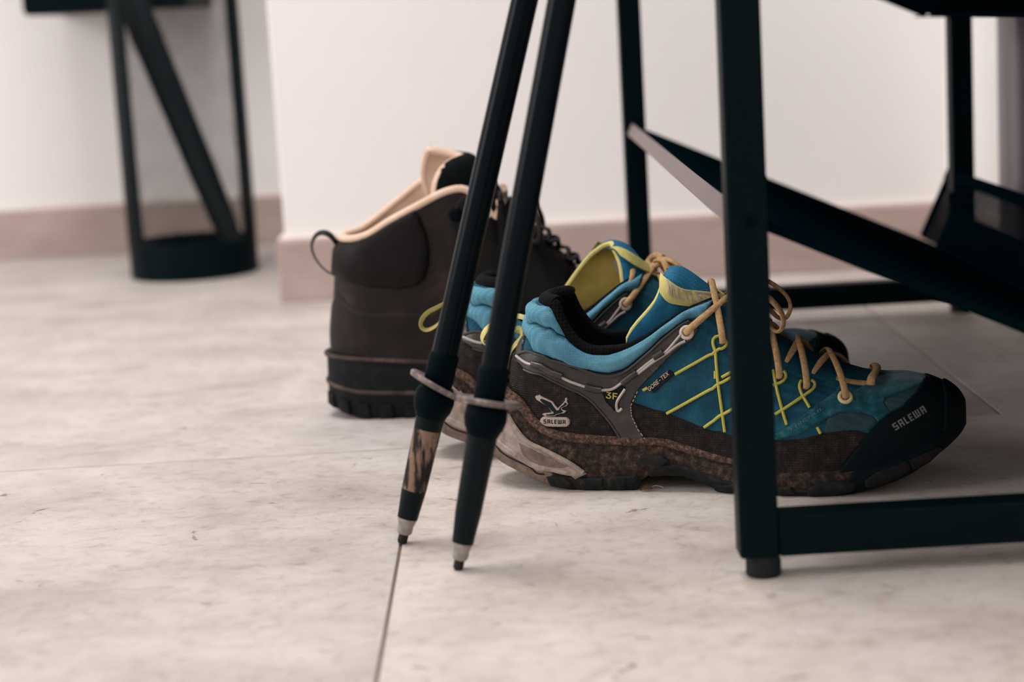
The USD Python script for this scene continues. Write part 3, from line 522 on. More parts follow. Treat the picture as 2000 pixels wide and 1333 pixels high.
O_heelrib = ms(c2((130, 560), (165, 640), (300, 742), (430, 812), (640, 862), (700, 872), (690, 895), (560, 876), (430, 852), (300, 780), (140, 672), (118, 620)))
def seg_lug(*p): return ms(c2(*p))
O_lugs = [seg_lug((515, 915), (560, 905), (650, 912), (715, 960), (720, 1000), (540, 985)), seg_lug((770, 960), (800, 925), (955, 930), (962, 1015), (780, 1012)), seg_lug((985, 935), (1030, 910), (1130, 925), (1140, 1010), (985, 1016)),
          seg_lug((1215, 790), (1300, 755), (1430, 762), (1470, 800), (1400, 850), (1250, 850)), seg_lug((1800, 960), (1990, 975), (1990, 1040), (1830, 1010)),
          ms(c4((480, 1000), (580, 1005), (620, 1035), (480, 1050))), ms(c4((720, 1005), (860, 958), (1040, 948), (1085, 970), (1070, 1010), (900, 1045), (700, 1050))), ms(c4((1150, 950), (1240, 890), (1480, 800), (1500, 850), (1300, 960), (1150, 990))), ms(c4((1490, 798), (1600, 745), (1720, 690), (1745, 690), (1640, 790), (1510, 850)))]
O_outs = ms([(.10, .0), (.10, .35), (.125, .42), (.145, .40), (.18, .28), (.21, .30), (.226, .30), (.226, .0), (.16, .0)])
O_toesole = ms([(.222, .0), (.225, .40), (.234, .98), (.25, 1.0), (.28, 1.0), (.3, 1.0), (.3, .0), (.25, .0)])
O_outheel = ms([(.036, .0), (.036, .29), (.06, .26), (.092, .33), (.095, .0), (.06, .0)])
O_heeledge = ms([(-.0125, .0), (-.0125, .36), (-.004, .35), (.02, .32), (.037, .29), (.038, .0), (.01, .0)])

def ribbon(pts, width, th, normals, n=40, taper=None):
    P = spline(pts, n); N = np.array([np.interp(np.linspace(0, 1, n), np.linspace(0, 1, len(normals)), np.array(normals, float)[:, q]) for q in range(3)]).T
    return tube(P, width/2, th/2, N, k=10, taper=None if taper is None else np.interp(np.linspace(0, 1, n), *taper))

def build_shoe(label, loc, right=True, tongue_twist=0.0, bow_scale=1.0):
    t = thing('approach_shoe', label, 'shoe', (loc[0], loc[1], 0), loc[2], 'pair of blue approach shoes')
    def add(name, m, mat, parent=t, smooth=38, lab=None, kind=None):
        if isinstance(m, list) and kind != 'stuff':             # each piece is a part of its own
            return [add(name, q, mat, parent, smooth, lab) for q in m][0]
        m = m if isinstance(m, trimesh.Trimesh) else cat(m)
        if not right: m = trimesh.Trimesh(m.vertices*[1, -1, 1], m.faces[:, ::-1], process=False)
        return obj(name, m, mat, parent, smooth, lab, kind)
    both = (LAT, MED); sboth = (SLAT, SMED)
    lat_only = (LAT,)
    up = add('upper', cat([LAT.mesh(), MED.mesh()]), M_mesh, smooth=True)
    # sole
    bot = strip(SLAT.P[:, 0], SMED.P[:, 0], True); topc = strip(SLAT.P[:, -1], SMED.P[:, -1])
    mid = add('midsole', cat([SLAT.mesh(), SMED.mesh(), bot, topc]), M_dirt)
    add('heel_stabilizer', [panel(s, O_heelgrey, .0022, edge=.003, holes=[]) for s in sboth], M_heelgrey, mid)
    add('stabilizer_rim', [cord(s, ms(c2((222, 445), (268, 528), (338, 622), (488, 712), (648, 792), (752, 855), (800, 888))), .0017, 40, off=.0020) for s in sboth], M_heelgrey, mid)
    add('stabilizer_seam', [cord(s, ms(c2((118, 640), (150, 700), (300, 800), (405, 852), (438, 884), (500, 896))), .0008, 40, off=.0016) for s in sboth], M_dark, mid)
    add('stabilizer_groove', [panel(s, O_heelgap, .0004, edge=.0015, base=.0020) for s in sboth], M_groove, mid)
    add('stabilizer_rib', [panel(s, O_heelrib, .0014, edge=.0016, base=.0018) for s in sboth], M_heelgrey, mid)
    out = add('outsole', cat([panel(s, o, .0018, edge=.002) for s in sboth for o in (O_outs, O_outheel)]+[strip(SLAT.P[:, 0]-[0, 0, .0004], SMED.P[:, 0]-[0, 0, .0004], True)]), M_out)
    add('heel_edge', [panel(s, O_heeledge, .0019, edge=.002) for s in sboth], M_groove, out)
    add('toe_sole', [panel(s, O_toesole, .0018, edge=.002) for s in sboth], M_toe, out)
    for o in O_lugs:
        for s in sboth: add('lug', panel(s, o, .0022, edge=.0018, base=.0010), M_out, out)
    # the knitted rim of the midsole that rolls up over the upper's edge
    rim = []
    for s in sboth: rim.append(tube(s.P[:124:2, -1]+[0, 0, .0006], .0034, .0030, k=10, taper=np.interp(np.linspace(0, 1, 62), [0, .7, 1], [1, 1, .25])))
    add('midsole_rim', rim, M_fuzz)
    # rand, overlays, cage
    add('cage_backing', [panel(s, mu(c1((930, 1200), (1110, 1130), (1150, 1190), (1090, 1390), (1030, 1390))), .0004, edge=.0005) for s in both], M_dark)
    rand = add('rand', [panel(s, o, .0009, edge=.0012) for s in both for o in (O_randheel, O_rand)], M_rand)
    add('suede_overlay', [panel(s, O_suede, .0013, edge=.0008) for s in both], M_suede)
    add('mesh_window', [panel(s, o, .0006, edge=.0008) for s in both for o in (O_wintoe, O_winlow)], M_window)
    toe = add('toe_cap', [panel(s, O_toe, .0020, edge=.0014) for s in both], M_toe)
    add('toe_bumper', [panel(s, O_bumper, .0016, edge=.0020, base=.0018) for s in both], M_toe, toe)
    cage = add('heel_cage', [panel(s, O_cage, .0018, edge=.0010, holes=[H_cage]) for s in both], M_cage)
    pads = add('collar_pad', [panel(s, O_collar, .0010, edge=.0012, pillow=.0042, pr=.011) for s in both], M_collar)
    add('heel_pad', [panel(s, O_heelpad, .0010, edge=.0012, pillow=.0046, pr=.010) for s in both], M_collar)
    # cage relief: ridges and cable with its sleeves
    ridge = mu(c1((300, 935), (400, 915), (520, 958), (700, 1015), (860, 1072), (1000, 1098), (1120, 1066), (1235, 980), (1400, 832), (1560, 705), (1625, 672)))
    seam = mu(c1((345, 1046), (450, 1082), (600, 1152), (750, 1220), (850, 1282), (935, 1372), (1005, 1455), (1080, 1570), (1125, 1640)))
    seam2 = mu(c1((1225, 1215), (1172, 1330), (1180, 1410), (1230, 1515), (1330, 1650)))
    add('cage_ridge', [cord(s, a, .0011, 60, off=.0020) for s in both for a in (ridge,)]+[cord(s, a, .0008, 60, off=.0018) for s in both for a in (seam,)], M_cage, cage)
    cb1 = mu(c1((300, 948), (350, 985), (415, 1008), (640, 1108), (720, 1145), (815, 1178), (940, 1204), (1030, 1195), (1100, 1150), (1225, 1062), (1350, 965), (1430, 920), (1500, 850), (1565, 775)))
    cb2 = mu(c1((1600, 826), (1530, 860), (1430, 935), (1350, 985), (1220, 1085)))
    cb3 = mu(c1((1130, 1195), (1085, 1262), (1063, 1320), (1078, 1368), (1105, 1345)))
    add('cable', [cord(s, a, .0010, 70, off=.0027, k=8) for s in both for a in (cb1, cb2, cb3)], M_cable, cage, lab='thin silver cable')
    for a in (((415, 1005), (530, 1055), (640, 1100)), ((820, 1178), (880, 1198), (945, 1208)), ((1105, 1150), (1165, 1105), (1222, 1066)), ((1352, 952), (1390, 930), (1425, 905))):
        add('cable_sleeve', [cord(s, mu(c1(*a)), .0023, 14, off=.0028, k=10) for s in both], M_cage, cage)
    st = []
    for k in range(15):
        a = k/15; st += [cord(s, np.array([seam2[0]*0+np.array([np.interp(x, np.linspace(0, 1, len(seam2)), seam2[:, q]) for q in (0, 1)]) for x in (a, a+.02, a+.04)]), .00035, 4, off=.0021, k=5) for s in both]
    add('stitching', st, M_stitch, cage, kind='stuff')
    # yellow cord lattice and eyelet loops
    L = [c1((1515, 1085), (1650, 1010), (1790, 930), (1900, 880), (1925, 850), (1905, 815), (1840, 790), (1805, 810), (1810, 860), (1835, 920)),
         c2((1830, -40), (1838, 60), (1850, 190), (1872, 340), (1885, 430), (1905, 575)), c2((1450, 432), (1600, 350), (1850, 210), (1960, 145), (2060, 90)), c2((1745, 540), (1860, 455), (1960, 400), (2060, 345)),
         c1((1265, 1210), (1300, 1190)), c2((1830, 860-700), (1830, 100)),
         c4((40, 150), (120, 105), (250, 60)), c4((455, 440), (550, 382), (670, 302), (740, 255), (770, 225), (765, 190), (735, 178)), c4((660, 180), (640, 205), (648, 250), (672, 302), (700, 345), (725, 388)),
         c4((440, 95), (452, 170), (475, 270), (510, 400), (530, 465), (548, 520)), c4((440, 215), (510, 190), (540, 160), (545, 130), (520, 105)), c4((785, 540), (795, 565), (812, 590)),
         c2((2010, -60), (2060, 120), (2090, 300), (2110, 560)), c2((2060, 345), (2200, 260)), c2((2060, 90), (2230, -10))]
    add('cord', [cord(s, mu(polyround(a)), .00100, 0, off=.0010) for s in both for a in L], M_cord)
    # lettering and badges, outer side only
    tg = add('fabric_tag', panel(LAT, O_tag, .0008, edge=.0005, base=.0008), M_dark)
    add('lettering', text_on(LAT, mu, 'GORE-TEX', (1268.5, 764.5), (1308, 731.5), (-3.4, -7.2), .0018, True), M_tagtext, tg)
    add('lettering', text_on(LAT, mu, '3F', (1182.5, 777), (1206, 780.5), (0.8, -12), .0010, True), M_cord, cage)
    polys, wd = block_word('SALEWA'); bd = add('badge', panel(LAT, O_pill, .0016, edge=.0005, base=.0008), M_pale)
    add('badge_face', panel(LAT, O_pill2, .0005, edge=.0003, base=.0022), M_pale, bd)
    add('lettering', word_on(LAT, mu, polys, wd, (1064.5, 826.3), (1106.5, 827.4), (.15, -8.2), .0026), M_dark, bd)
    eg = add('bird_emblem', panel(LAT, O_eagle, .0010, edge=.0004, step=.0012, base=.0008), M_pale)
    add('bird_body', panel(LAT, O_eagle2, .0006, edge=.0003, step=.0012, base=.0016), M_dark, eg)
    add('lettering', word_on(LAT, mu, polys, wd, (1747.5, 842), (1808, 806), (-7.5, -12.0), .0021), M_toetext, toe)
    add('lettering', text_on(LAT, mu, 'FIRETAIL', (1545, 843), (1608, 800.5), (-1.2, -5.0), .0014), M_worn, up)
    # collar rim, lining, footbed
    kc = int(np.searchsorted(S_u, .1465)); rimp = np.vstack([MED.P[kc:0:-1, -1], LAT.P[:kc, -1]]); rn = np.vstack([MED.N[kc:0:-1, -1], LAT.N[:kc, -1]])
    rimp = rimp-rn*.0012; sm = rimp.copy()
    for _ in range(6): sm[1:-1] = (sm[:-2]+2*sm[1:-1]+sm[2:])/4
    lining = add('lining', cat([trimesh.Trimesh(m.vertices, m.faces[:, ::-1], process=False) for m in (LAT.mesh(-.0046, 3, kc+25, 8), MED.mesh(-.0046, 3, kc+25, 8))]+[tube(sm[::2], .0036, .0036, k=10, taper=np.interp(sm[::2, 0], [.075, .115], [1, .42]))]), M_lining)
    heel_roll = []
    w_ = np.linspace(-1, 1, 25); hc = int(np.searchsorted(S_u, .026)); path = np.vstack([MED.P[hc:0:-2, -1], LAT.P[0:hc:2, -1]]); pn = np.vstack([MED.N[hc:0:-2, -1], LAT.N[0:hc:2, -1]])
    add('heel_roll', tube(path-pn*.0034+[0, 0, .0006], .0056, .0056, k=14), M_lining, lining)
    fb = [(s, .05+.01*math.cos(s*18)) for s in np.linspace(.008, .2, 30)]
    add('footbed', strip(np.array([[s, -.9*float(UW(s)), min(.046, float(UT(s))-.03)] for s, _ in fb]), np.array([[s, .85*float(UW(s)), min(.046, float(UT(s))-.03)] for s, _ in fb])), M_lining, lining)
    # heel pull loop and its piping
    hz = lambda z, out=0.0: np.array([float(BK(z))-.002-out, 0, z])
    loop = [hz(.1095, .001), hz(.110, .007)+[0, 0, .001], hz(.108, .019)+[0, 0, -.001], hz(.103, .026), hz(.095, .026), hz(.0915, .020), hz(.099, .011), hz(.102, .005), hz(.098, .001), hz(.090, .0012), hz(.082, .0012), hz(.074, .0015)]
    add('heel_loop', ribbon(loop, .0062, .0014, [(0, -.3, 1), (0, -.5, .9), (-.3, -.6, .8), (-.9, -.6, .3), (-.9, -.5, -.5), (0, -.2, -1), (.2, 0, -1), (-.4, -.5, .9), (-1, -.5, .4), (-1, -.4, 0), (-1, -.3, 0), (-1, -.3, 0)], 70), M_webbing)
    # tongue
    if not tongue_twist:      # worn straight: the wings wrap back inside the collar
        C3 = [(.212, 0, .0690), (.190, 0, .0830), (.172, 0, .0965), (.158, 0, .1075), (.148, 0, .1160), (.139, 0, .1240), (.131, 0, .1305), (.1250, 0, .1350), (.1195, 0, .1378), (.1150, 0, .1378)]
        A3 = [(.190, -.012, .060), (.160, -.015, .068), (.130, -.018, .076), (.102, -.021, .085), (.0875, -.0225, .094), (.0925, -.0235, .105), (.1015, -.0235, .1145), (.1085, -.0220, .1225), (.1112, -.0175, .1300), (.1125, -.0095, .1355)]
        B3 = [(x, -y, z) for x, y, z in A3]
    else:                     # flopped aside: the yellow lining faces the near collar
        C3 = [(.205, -.002, .072), (.188, -.003, .086), (.172, -.004, .099), (.160, -.004, .109), (.153, -.004, .118), (.147, -.004, .126), (.141, -.004, .134), (.135, -.004, .1395), (.128, -.004, .1415)]
        A3 = [(.150, -.022, .066), (.120, -.025, .078), (.098, -.025, .090), (.092, -.025, .100), (.097, -.025, .110), (.104, -.024, .119), (.111, -.022, .128), (.117, -.018, .135), (.121, -.012, .139)]
        B3 = [(.185, .014, .070), (.165, .017, .082), (.148, .020, .093), (.135, .021, .103), (.1305, .020, .112), (.130, .018, .120), (.130, .015, .128), (.129, .010, .135), (.128, .004, .139)]
    ni, nq = 48, 31; Cc, Aa, Bb = spline(C3, ni), spline(A3, ni), spline(B3, ni); G = np.zeros((ni, nq, 3))
    for q, tq in enumerate(np.linspace(-1, 1, nq)):
        sn, cs = math.sin(tq*math.pi/2), math.cos(tq*math.pi/2); E_ = Bb if tq > 0 else Aa
        G[:, q] = Cc+(E_-Cc)*np.array([1-cs, abs(sn), 1-cs])
    NT = np.cross(np.gradient(G, axis=0), np.gradient(G, axis=1)); NT /= np.linalg.norm(NT, axis=2, keepdims=True)+1e-12
    if NT[20, 15, 0] < 0: NT = -NT
    def tpt(i, q, o): return G[i, q]+NT[i, q]*o
    def sheet(o, pad=0.0, i0=0, i1=48, q0=0, q1=31, flip=False):
        V = np.array([[tpt(i, q, o+pad*np.sin(np.pi*(q-q0)/(q1-q0-1))**.5) for q in range(q0, q1)] for i in range(i0, i1)]); a, b = V.shape[:2]
        i, j = np.meshgrid(np.arange(a-1), np.arange(b-1), indexing='ij'); k = (i*b+j).ravel(); f = np.vstack([np.stack([k, k+b, k+b+1], 1), np.stack([k, k+b+1, k+1], 1)])
        r_ = (a-1)//2; nn = np.cross(V[r_+1, 2]-V[r_, 2], V[r_, 3]-V[r_, 2]) @ NT[i0+r_, q0+2]
        return trimesh.Trimesh(V.reshape(-1, 3), f[:, ::-1] if flip != (nn < 0) else f, process=False), V
    so, Vo = sheet(.0018, .0022); si, Vi = sheet(-.0022, 0, flip=True)
    tongue = add('tongue', cat([so, strip(Vo[:, 0], Vi[:, 0]), strip(Vo[:, -1], Vi[:, -1], True), strip(Vo[-1], Vi[-1])]), M_tongue)
    add('tongue_lining', si, M_ylining, tongue, lab='yellow ribbed tongue lining')
    edge_ = np.vstack([(Vo[8:, 0]+Vi[8:, 0])/2, (Vo[-1, 1:-1]+Vi[-1, 1:-1])/2, ((Vo[8:, -1]+Vi[8:, -1])/2)[::-1]]); sm = edge_.copy()
    for _ in range(4): sm[1:-1] = (sm[:-2]+2*sm[1:-1]+sm[2:])/4
    add('tongue_piping', tube(sm[::2], .0021, k=8), M_webbing, tongue, lab='pale yellow piping')
    i0, i1 = 33, 39
    if tongue_twist: add('label_patch', sheet(-.0027, 0, 31, 38, 7, 13, flip=True)[0], M_pale, tongue, lab='small pale care label on the tongue lining')
    def bil(fi, fq, o):
        fi, fq = np.clip(fi, 0, ni-1.001), np.clip(fq, 0, nq-1.001); i, q = int(fi), int(fq); a, b = fi-i, fq-q
        return tpt(i, q, o)*(1-a)*(1-b)+tpt(i+1, q, o)*a*(1-b)+tpt(i, q+1, o)*(1-a)*b+tpt(i+1, q+1, o)*a*b
    rise = lambda q: 18.0*abs((q-15)/14)**1.1-9.5
    def band(o): return np.array([[bil(i0+rise(q)+k, q, o+.0006*math.sin(math.pi*(q-1)/28)) for q in range(1, 30)] for k in np.linspace(0, i1-i0, 9)])
    Bo, Bi = band(.0052), band(.0040); tri_ = lambda V, fl: trimesh.Trimesh(V.reshape(-1, 3), np.array([f for a in range(8) for b in range(28) for f in ((a*29+b, a*29+b+29, a*29+b+30), (a*29+b, a*29+b+30, a*29+b+1))])[:, ::-1 if fl else 1], process=False)
    fl = bool(np.cross(Bo[5, 14]-Bo[4, 14], Bo[4, 15]-Bo[4, 14]) @ NT[i0, 14] < 0)
    add('tongue_strap', cat([tri_(Bo, fl), tri_(Bi, not fl), strip(Bo[0], Bi[0], fl), strip(Bo[-1], Bi[-1], not fl)]), M_webbing, tongue, lab='pale yellow webbing strap with lettering')
    tm = meshkit.text_mesh('MULTI FIT', 1.0, .02, True); w_ = tm.vertices[:, 0].max(); pts = []
    for x, y, z in tm.vertices:
        fq = 3.5+8.5*(x/w_); pts.append(bil(i0+2.0+3.4*y+rise(fq), fq, .0058+.0003*(z > .01)))
    add('lettering', trimesh.Trimesh(np.array(pts), tm.faces, process=False), M_pale, tongue)
    # eyelets
    for s in both:
        for k, (nm, mat) in dict(E6=('eyelet', M_eyelet), E1=('eyelet', M_eyelety)).items():
            p, n = s.at(P_eye[k], .0022); add(nm, torus(p[0], n[0], .0036, .0013), mat)
    # laces
    def eye(s, k, o=.002): return s.at(P_eye[k], o)
    lc, order = [], ['E1', 'E2', 'E3', 'E4', 'E5', 'E6']
    for a, b in zip(order[:-1], order[1:]):
        for A_, B_s, rise in ((LAT, MED, .0062), (MED, LAT, .0042)):
            if b == 'E6' and B_s is LAT: continue
            (p0, n0), (p1, n1) = eye(A_, a, .0016), B_s.at(P_eye[b]+[.012, .13], .0004); p0, p1, n0, n1 = p0[0], p1[0], n0[0], n1[0]
            s_ = (p0[0]+p1[0])/2; top = np.array([s_-.001, 0, max(p0[2], p1[2])]); rz = float(UT(min(s_, .29)))
            m_ = np.array([s_, (p0[1]+p1[1])/2, rz+rise])
            q1 = p0*.55+m_*.45+n0*.0062; q2 = m_*.45+p1*.55+n1*.0050
            lc.append(ribbon([p0-n0*.003, p0+n0*.0022, q1, m_, q2, p1+n1*.0008, p1-n1*.005], .0043, .0022, [n0, n0, n0+[0, 0, .5], (0, 0, 1), n1+[0, 0, .5], n1, n1], 46, ([0, .8, 1], [1, 1, .35])))
    e0l, e0m = eye(LAT, 'E0', .002)[0][0], eye(MED, 'E0', .002)[0][0]
    m_ = np.array([e0l[0]+.003, 0, float(UT(e0l[0]+.003))+.003]); lc.append(ribbon([e0l-[0, 0, .002], e0l+[0, -.0005, .0012], m_, e0m+[0, .0005, .0012], e0m-[0, 0, .002]], .0052, .0026, [(0, -.6, .8), (0, -.6, .8), (0, 0, 1), (0, .6, .8), (0, .6, .8)], 34))
    for A_, B_s in ((LAT, LAT), (MED, MED)):
        p0, p1 = eye(A_, 'E0', .001)[0][0], eye(A_, 'E1', .001)
        sg = np.sign(p0[1]); q = p1[0][0]; n1 = p1[1][0]; lc.append(ribbon([p0, (p0+q)/2+[0, -sg*.006, .004], q+[-.006, -sg*.012, .010]], .0048, .0024, [(0, sg*.5, 1)]*3, 20))
    kn = np.array([.158, -.004, float(UT(.158))+.012]); kl, km = eye(LAT, 'E6', .002), eye(MED, 'E6', .002)
    for p, n, sg in ((kl[0][0], kl[1][0], -1), (km[0][0], km[1][0], 1)):
        lc.append(ribbon([p-n*.004, p+n*.003, p*.55+kn*.45+np.array([.001, sg*.007, .002]), kn+[0, sg*.003, 0]], .0046, .0026, [n, n, n+[0, 0, .6], (0, 0, 1)], 30))
    lace = add('lace', lc, M_lace)
    bow = [tube(spline([kn+[-.004, -.004, -.002], kn+[0, -.006, .003], kn+[.004, 0, .005], kn+[.004, .006, .001], kn+[-.002, .005, -.002], kn+[-.004, -.003, 0]], 30), .0026, .0022, k=8)]
    for sg, ln in ((-1, .046), (1, .046)):
        o = kn+[.001, sg*.003, .002]
        z_ = bow_scale; D = lambda x, y, z: o+np.array([x, sg*y, z])*z_
        bow.append(ribbon([o, D(.010, .012, .003), D(.022, .022, -.004), D(.031, .026, -.018), D(.027, .022, -.026), D(.014, .013, -.013), D(.002, .003, -.001)], .0050, .0024, [(0, sg*.3, 1), (0, sg*.5, 1), (.5, sg*.6, .6), (1, sg*.4, .1), (.4, sg*.5, -.8), (-.2, sg*.4, -1), (0, 0, -1)], 60))
        bow.append(ribbon([o, D(.006, .014, .001), D(.008, .028, -.012), D(.012, .036, -.028), D(.020, .040, -.038)], .0044, .0026, [(0, sg*.2, 1), (0, sg*.6, .8), (0, sg, .3), (0, sg, .1), (0, sg, .3)], 34))
    add('bow', bow, M_lace, lace)
    return t
shoe_r = build_shoe('blue and brown approach shoe nearest the camera, behind the front leg of the rack', NEAR, True)
LEFT = (-0.0515, 1.338, math.radians(9))
shoe_l = build_shoe('blue approach shoe with yellow tongue lining, half hidden behind its mate', LEFT, False, tongue_twist=1, bow_scale=.6)

# --- the brown leather boot behind the shoes
BW = pch({0: 0, .0015: .008, .005: .0145, .012: .0222, .022: .0282, .035: .0318, .06: .0342, .09: .0352, .12: .0375, .16: .044, .20: .0495, .23: .0488, .255: .0432, .275: .0342, .288: .0242, .2955: .0145, .299: .007, .3005: 0})
BSW = pch({-.005: 0, -.004: .008, 0: .0175, .008: .0265, .02: .0322, .04: .0358, .06: .0372, .09: .0378, .12: .0402, .16: .0475, .2: .053, .23: .0522, .255: .0466, .277: .0372, .293: .0252, .302: .0135, .3055: .006, .307: 0})
BSB = pch({-.005: .0115, .008: .006, .025: .001, .05: 0, .095: 0, .1: .010, .125: .011, .14: .003, .16: 0, .22: 0, .25: .004, .28: .014, .307: .03})
BST = pch({-.005: .0515, .03: .0495, .09: .044, .13: .036, .18: .030, .23: .029, .27: .034, .307: .046})
BUT = pch({0: .24, .1: .24, .128: .215, .142: .176, .154: .159, .17: .141, .19: .119, .214: .0985, .235: .0885, .255: .0845, .27: .081, .285: .073, .295: .062, .3005: .054})
BUC = pch({0: .1415, .012: .1415, .026: .1435, .05: .155, .083: .1690, .10: .1755, .115: .1775, .125: .172, .135: .158, .142: .152})
BUM = pch({0: .1425, .012: .1435, .026: .1500, .05: .166, .083: .186, .10: .192, .112: .192, .125: .182, .135: .164, .142: .152})
BP = pch({0: .36, .1: .36, .14: .5, .17: .66, .22: .72, .3005: .6}); BQ = pch({0: 1, .15: .95, .22: .85, .3005: .8})
BBK = pch({.04: 0, .06: .0, .09: .0035, .11: .006, .13: .0085, .145: .012, .2: .03})
collar_end[0] = 0.142
S_b, BL, BM = make_last(BW, lambda s: float(BST(s))-.008, BUT, BP, BQ, BBK, BUC, 0, .3005, med_collar=BUM, lean_len=.12)
S_bs, BSL, BSM = make_sole(BSW, BSB, BST, -.005, .307, bulge=.0012, tuck=.95, flare=.001)
BOOT = (-0.1475, 1.508, math.radians(-3)); mb = Mapper(BL, S_b, pose_of(*BOOT)); mbs = Mapper(BSL, S_bs, pose_of(*BOOT))
k5 = lambda *p: [(x/3.633+600, y/3.633+280) for x, y in p]
k6 = lambda *p: [(x/3.633+600, y/3.633+540) for x, y in p]
M_leather = mottled('dark_brown_leather', [(.3, B_(23, 17, 16)), (.55, B_(33, 25, 23)), (.78, B_(64, 48, 44))], scale=34, rough=.48, spec=.2, bump=.5, bscale=420)
M_leatherdark = mottled('black_brown_leather', [(.3, B_(15, 14, 14)), (.7, B_(25, 22, 21))], scale=50, rough=.45, spec=.15, bump=.25, bscale=900)
M_cream = mottled('cream_lining', [(.3, B_(216, 184, 160)), (.7, B_(234, 206, 186))], scale=60, rough=.9, spec=.1, bump=.3, bscale=1200)
M_bootsole = mottled('black_boot_rubber', [(.3, B_(11, 15, 17)), (.55, B_(19, 23, 25)), (.8, B_(52, 44, 40))], scale=90, rough=.6, spec=.15, bump=.3)
M_welt = mottled('scuffed_brown_welt', [(.35, B_(40, 34, 32)), (.55, B_(74, 60, 54)), (.75, B_(104, 84, 74))], scale=60, rough=.7, bump=.3)
M_bootlace = plain('dark_olive_lace', B_(30, 28, 24), .8, bump=.4, bscale=2000)
M_blackfab = mottled('black_tongue_fabric', [(.3, B_(6, 12, 14)), (.7, B_(13, 19, 21))], scale=80, rough=.85, spec=.1, bump=.3)
t = thing('leather_boot', 'dark brown leather hiking boot with cream lining behind the blue shoes', 'boot', (BOOT[0], BOOT[1], 0), BOOT[2])
bsides = ((BL, BSL), (BM, BSM))
obj('upper', cat([BL.mesh(), BM.mesh()]), M_leather, t, True)
sole = obj('sole', cat([BSL.mesh(), BSM.mesh(), strip(BSL.P[:, 0], BSM.P[:, 0], True), strip(BSL.P[:, -1], BSM.P[:, -1])]), M_bootsole, t)
for b_, s_ in bsides:
    for vv, off in ((.97, .0012), (.44, .0006)):
        P_, N_ = s_.at(np.stack([np.linspace(.002, .998, 120), np.full(120, vv)], 1), off); obj('sole_rib', tube(P_, .0017, .0014, N_, 8), M_welt, sole)
    for k in range(16):
        u_ = (k+.5)/16; 
        if .30 < u_ < .42: continue
        obj('lug', panel(s_, [(u_-.02, .0), (u_+.02, .0), (u_+.016, .26), (u_-.016, .26)], .0022, edge=.0015), M_bootsole, sole)
O_ankle = mb(k5((235, 735), (420, 640), (560, 540), (690, 440), (750, 440), (800, 520), (850, 640), (872, 760), (862, 880), (835, 970), (770, 1015), (650, 1035), (500, 1025), (360, 1000), (240, 955))+[(.0, .70), (.0, .95)])
O_counter = mb(k6((210, 120), (330, 240), (480, 270), (650, 262), (880, 270))+[(.12, .55), (.13, .3), (.12, .0), (.0, .0), (.0, .45)])
O_front = mb([(.142, .98)]+k5((1120, 370), (1060, 420), (1020, 560), (1060, 760), (1120, 900))+[(.16, .35), (.19, .55), (.20, .97), (.17, .99)])
O_toeb = [(np.interp(a, S_b, np.linspace(0, 1, len(S_b))), v) for a, v in ((.24, 0), (.245, .5), (.255, 1), (.3005, 1), (.3005, 0))]
for b_, s_ in bsides:
    obj('ankle_pad', panel(b_, O_ankle, .0012, edge=.0025, pillow=.0035, pr=.018), M_leatherdark, t)
    obj('heel_counter', panel(b_, O_counter, .0014, edge=.0016), M_leather, t)
    obj('eyelet_facing', panel(b_, O_front, .0014, edge=.0014), M_leatherdark, t)
    obj('toe_cap', panel(b_, O_toeb, .0018, edge=.0016), M_leatherdark, t)
kc = int(np.searchsorted(S_b, .1415)); rp = np.vstack([BM.P[kc:0:-1, -1], BL.P[:kc, -1]]); rn = np.vstack([BM.N[kc:0:-1, -1], BL.N[:kc, -1]]); rp = rp-rn*.0030+[0, 0, .0014]
for _ in range(8): rp[1:-1] = (rp[:-2]+2*rp[1:-1]+rp[2:])/4
lin = obj('lining', cat([trimesh.Trimesh(m.vertices, m.faces[:, ::-1], process=False) for m in (BL.mesh(-.0058, 3, kc+20, 20), BM.mesh(-.0058, 3, kc+20, 20))]), M_cream, t, True)
obj('collar_roll', tube(rp[::2], .0036, .0036, k=12), M_cream, lin)
fbs = np.linspace(.01, .2, 24); obj('footbed', strip(np.array([[x, -.9*float(BW(x)), .058] for x in fbs]), np.array([[x, .85*float(BW(x)), .058] for x in fbs])), M_blackfab, lin)
lp = [(.010, 0, .138), (.004, -.002, .146), (-.004, -.002, .1465), (-.0095, -.002, .139), (-.0085, -.002, .129), (-.001, -.002, .1175), (.005, -.001, .113)]
obj('heel_loop', ribbon(lp, .009, .0016, [(0, -.35, 1), (-.2, -.35, 1), (-.7, -.35, .7), (-1, -.35, 0), (-1, -.35, -.3), (-1, -.3, -.5), (-1, -.3, -.3)], 40), M_leatherdark, t)
C3 = spline([(.215, 0, .090), (.188, 0, .114), (.165, 0, .139), (.150, 0, .158), (.141, 0, .174), (.132, 0, .189), (.125, 0, .198), (.1195, 0, .2015), (.1155, 0, .2005)], 40)
A3 = spline([(.185, -.018, .075), (.160, -.024, .092), (.138, -.025, .112), (.116, -.026, .134), (.098, -.0225, .154), (.093, -.0215, .171), (.095, -.0205, .184), (.101, -.016, .194), (.107, -.008, .1985)], 40)
Bt = A3*[1, -1, 1]+np.outer(np.linspace(0, 1, 40)**2, [-.018, 0, .010]); G = np.zeros((40, 25, 3))
for q, tq in enumerate(np.linspace(-1, 1, 25)):
    sn, cs = math.sin(tq*math.pi/2), math.cos(tq*math.pi/2); G[:, q] = C3+((Bt if tq > 0 else A3)-C3)*np.array([1-cs, abs(sn), 1-cs])
NT = np.cross(np.gradient(G, axis=0), np.gradient(G, axis=1)); NT /= np.linalg.norm(NT, axis=2, keepdims=True)+1e-12
if NT[20, 12, 0] < 0: NT = -NT
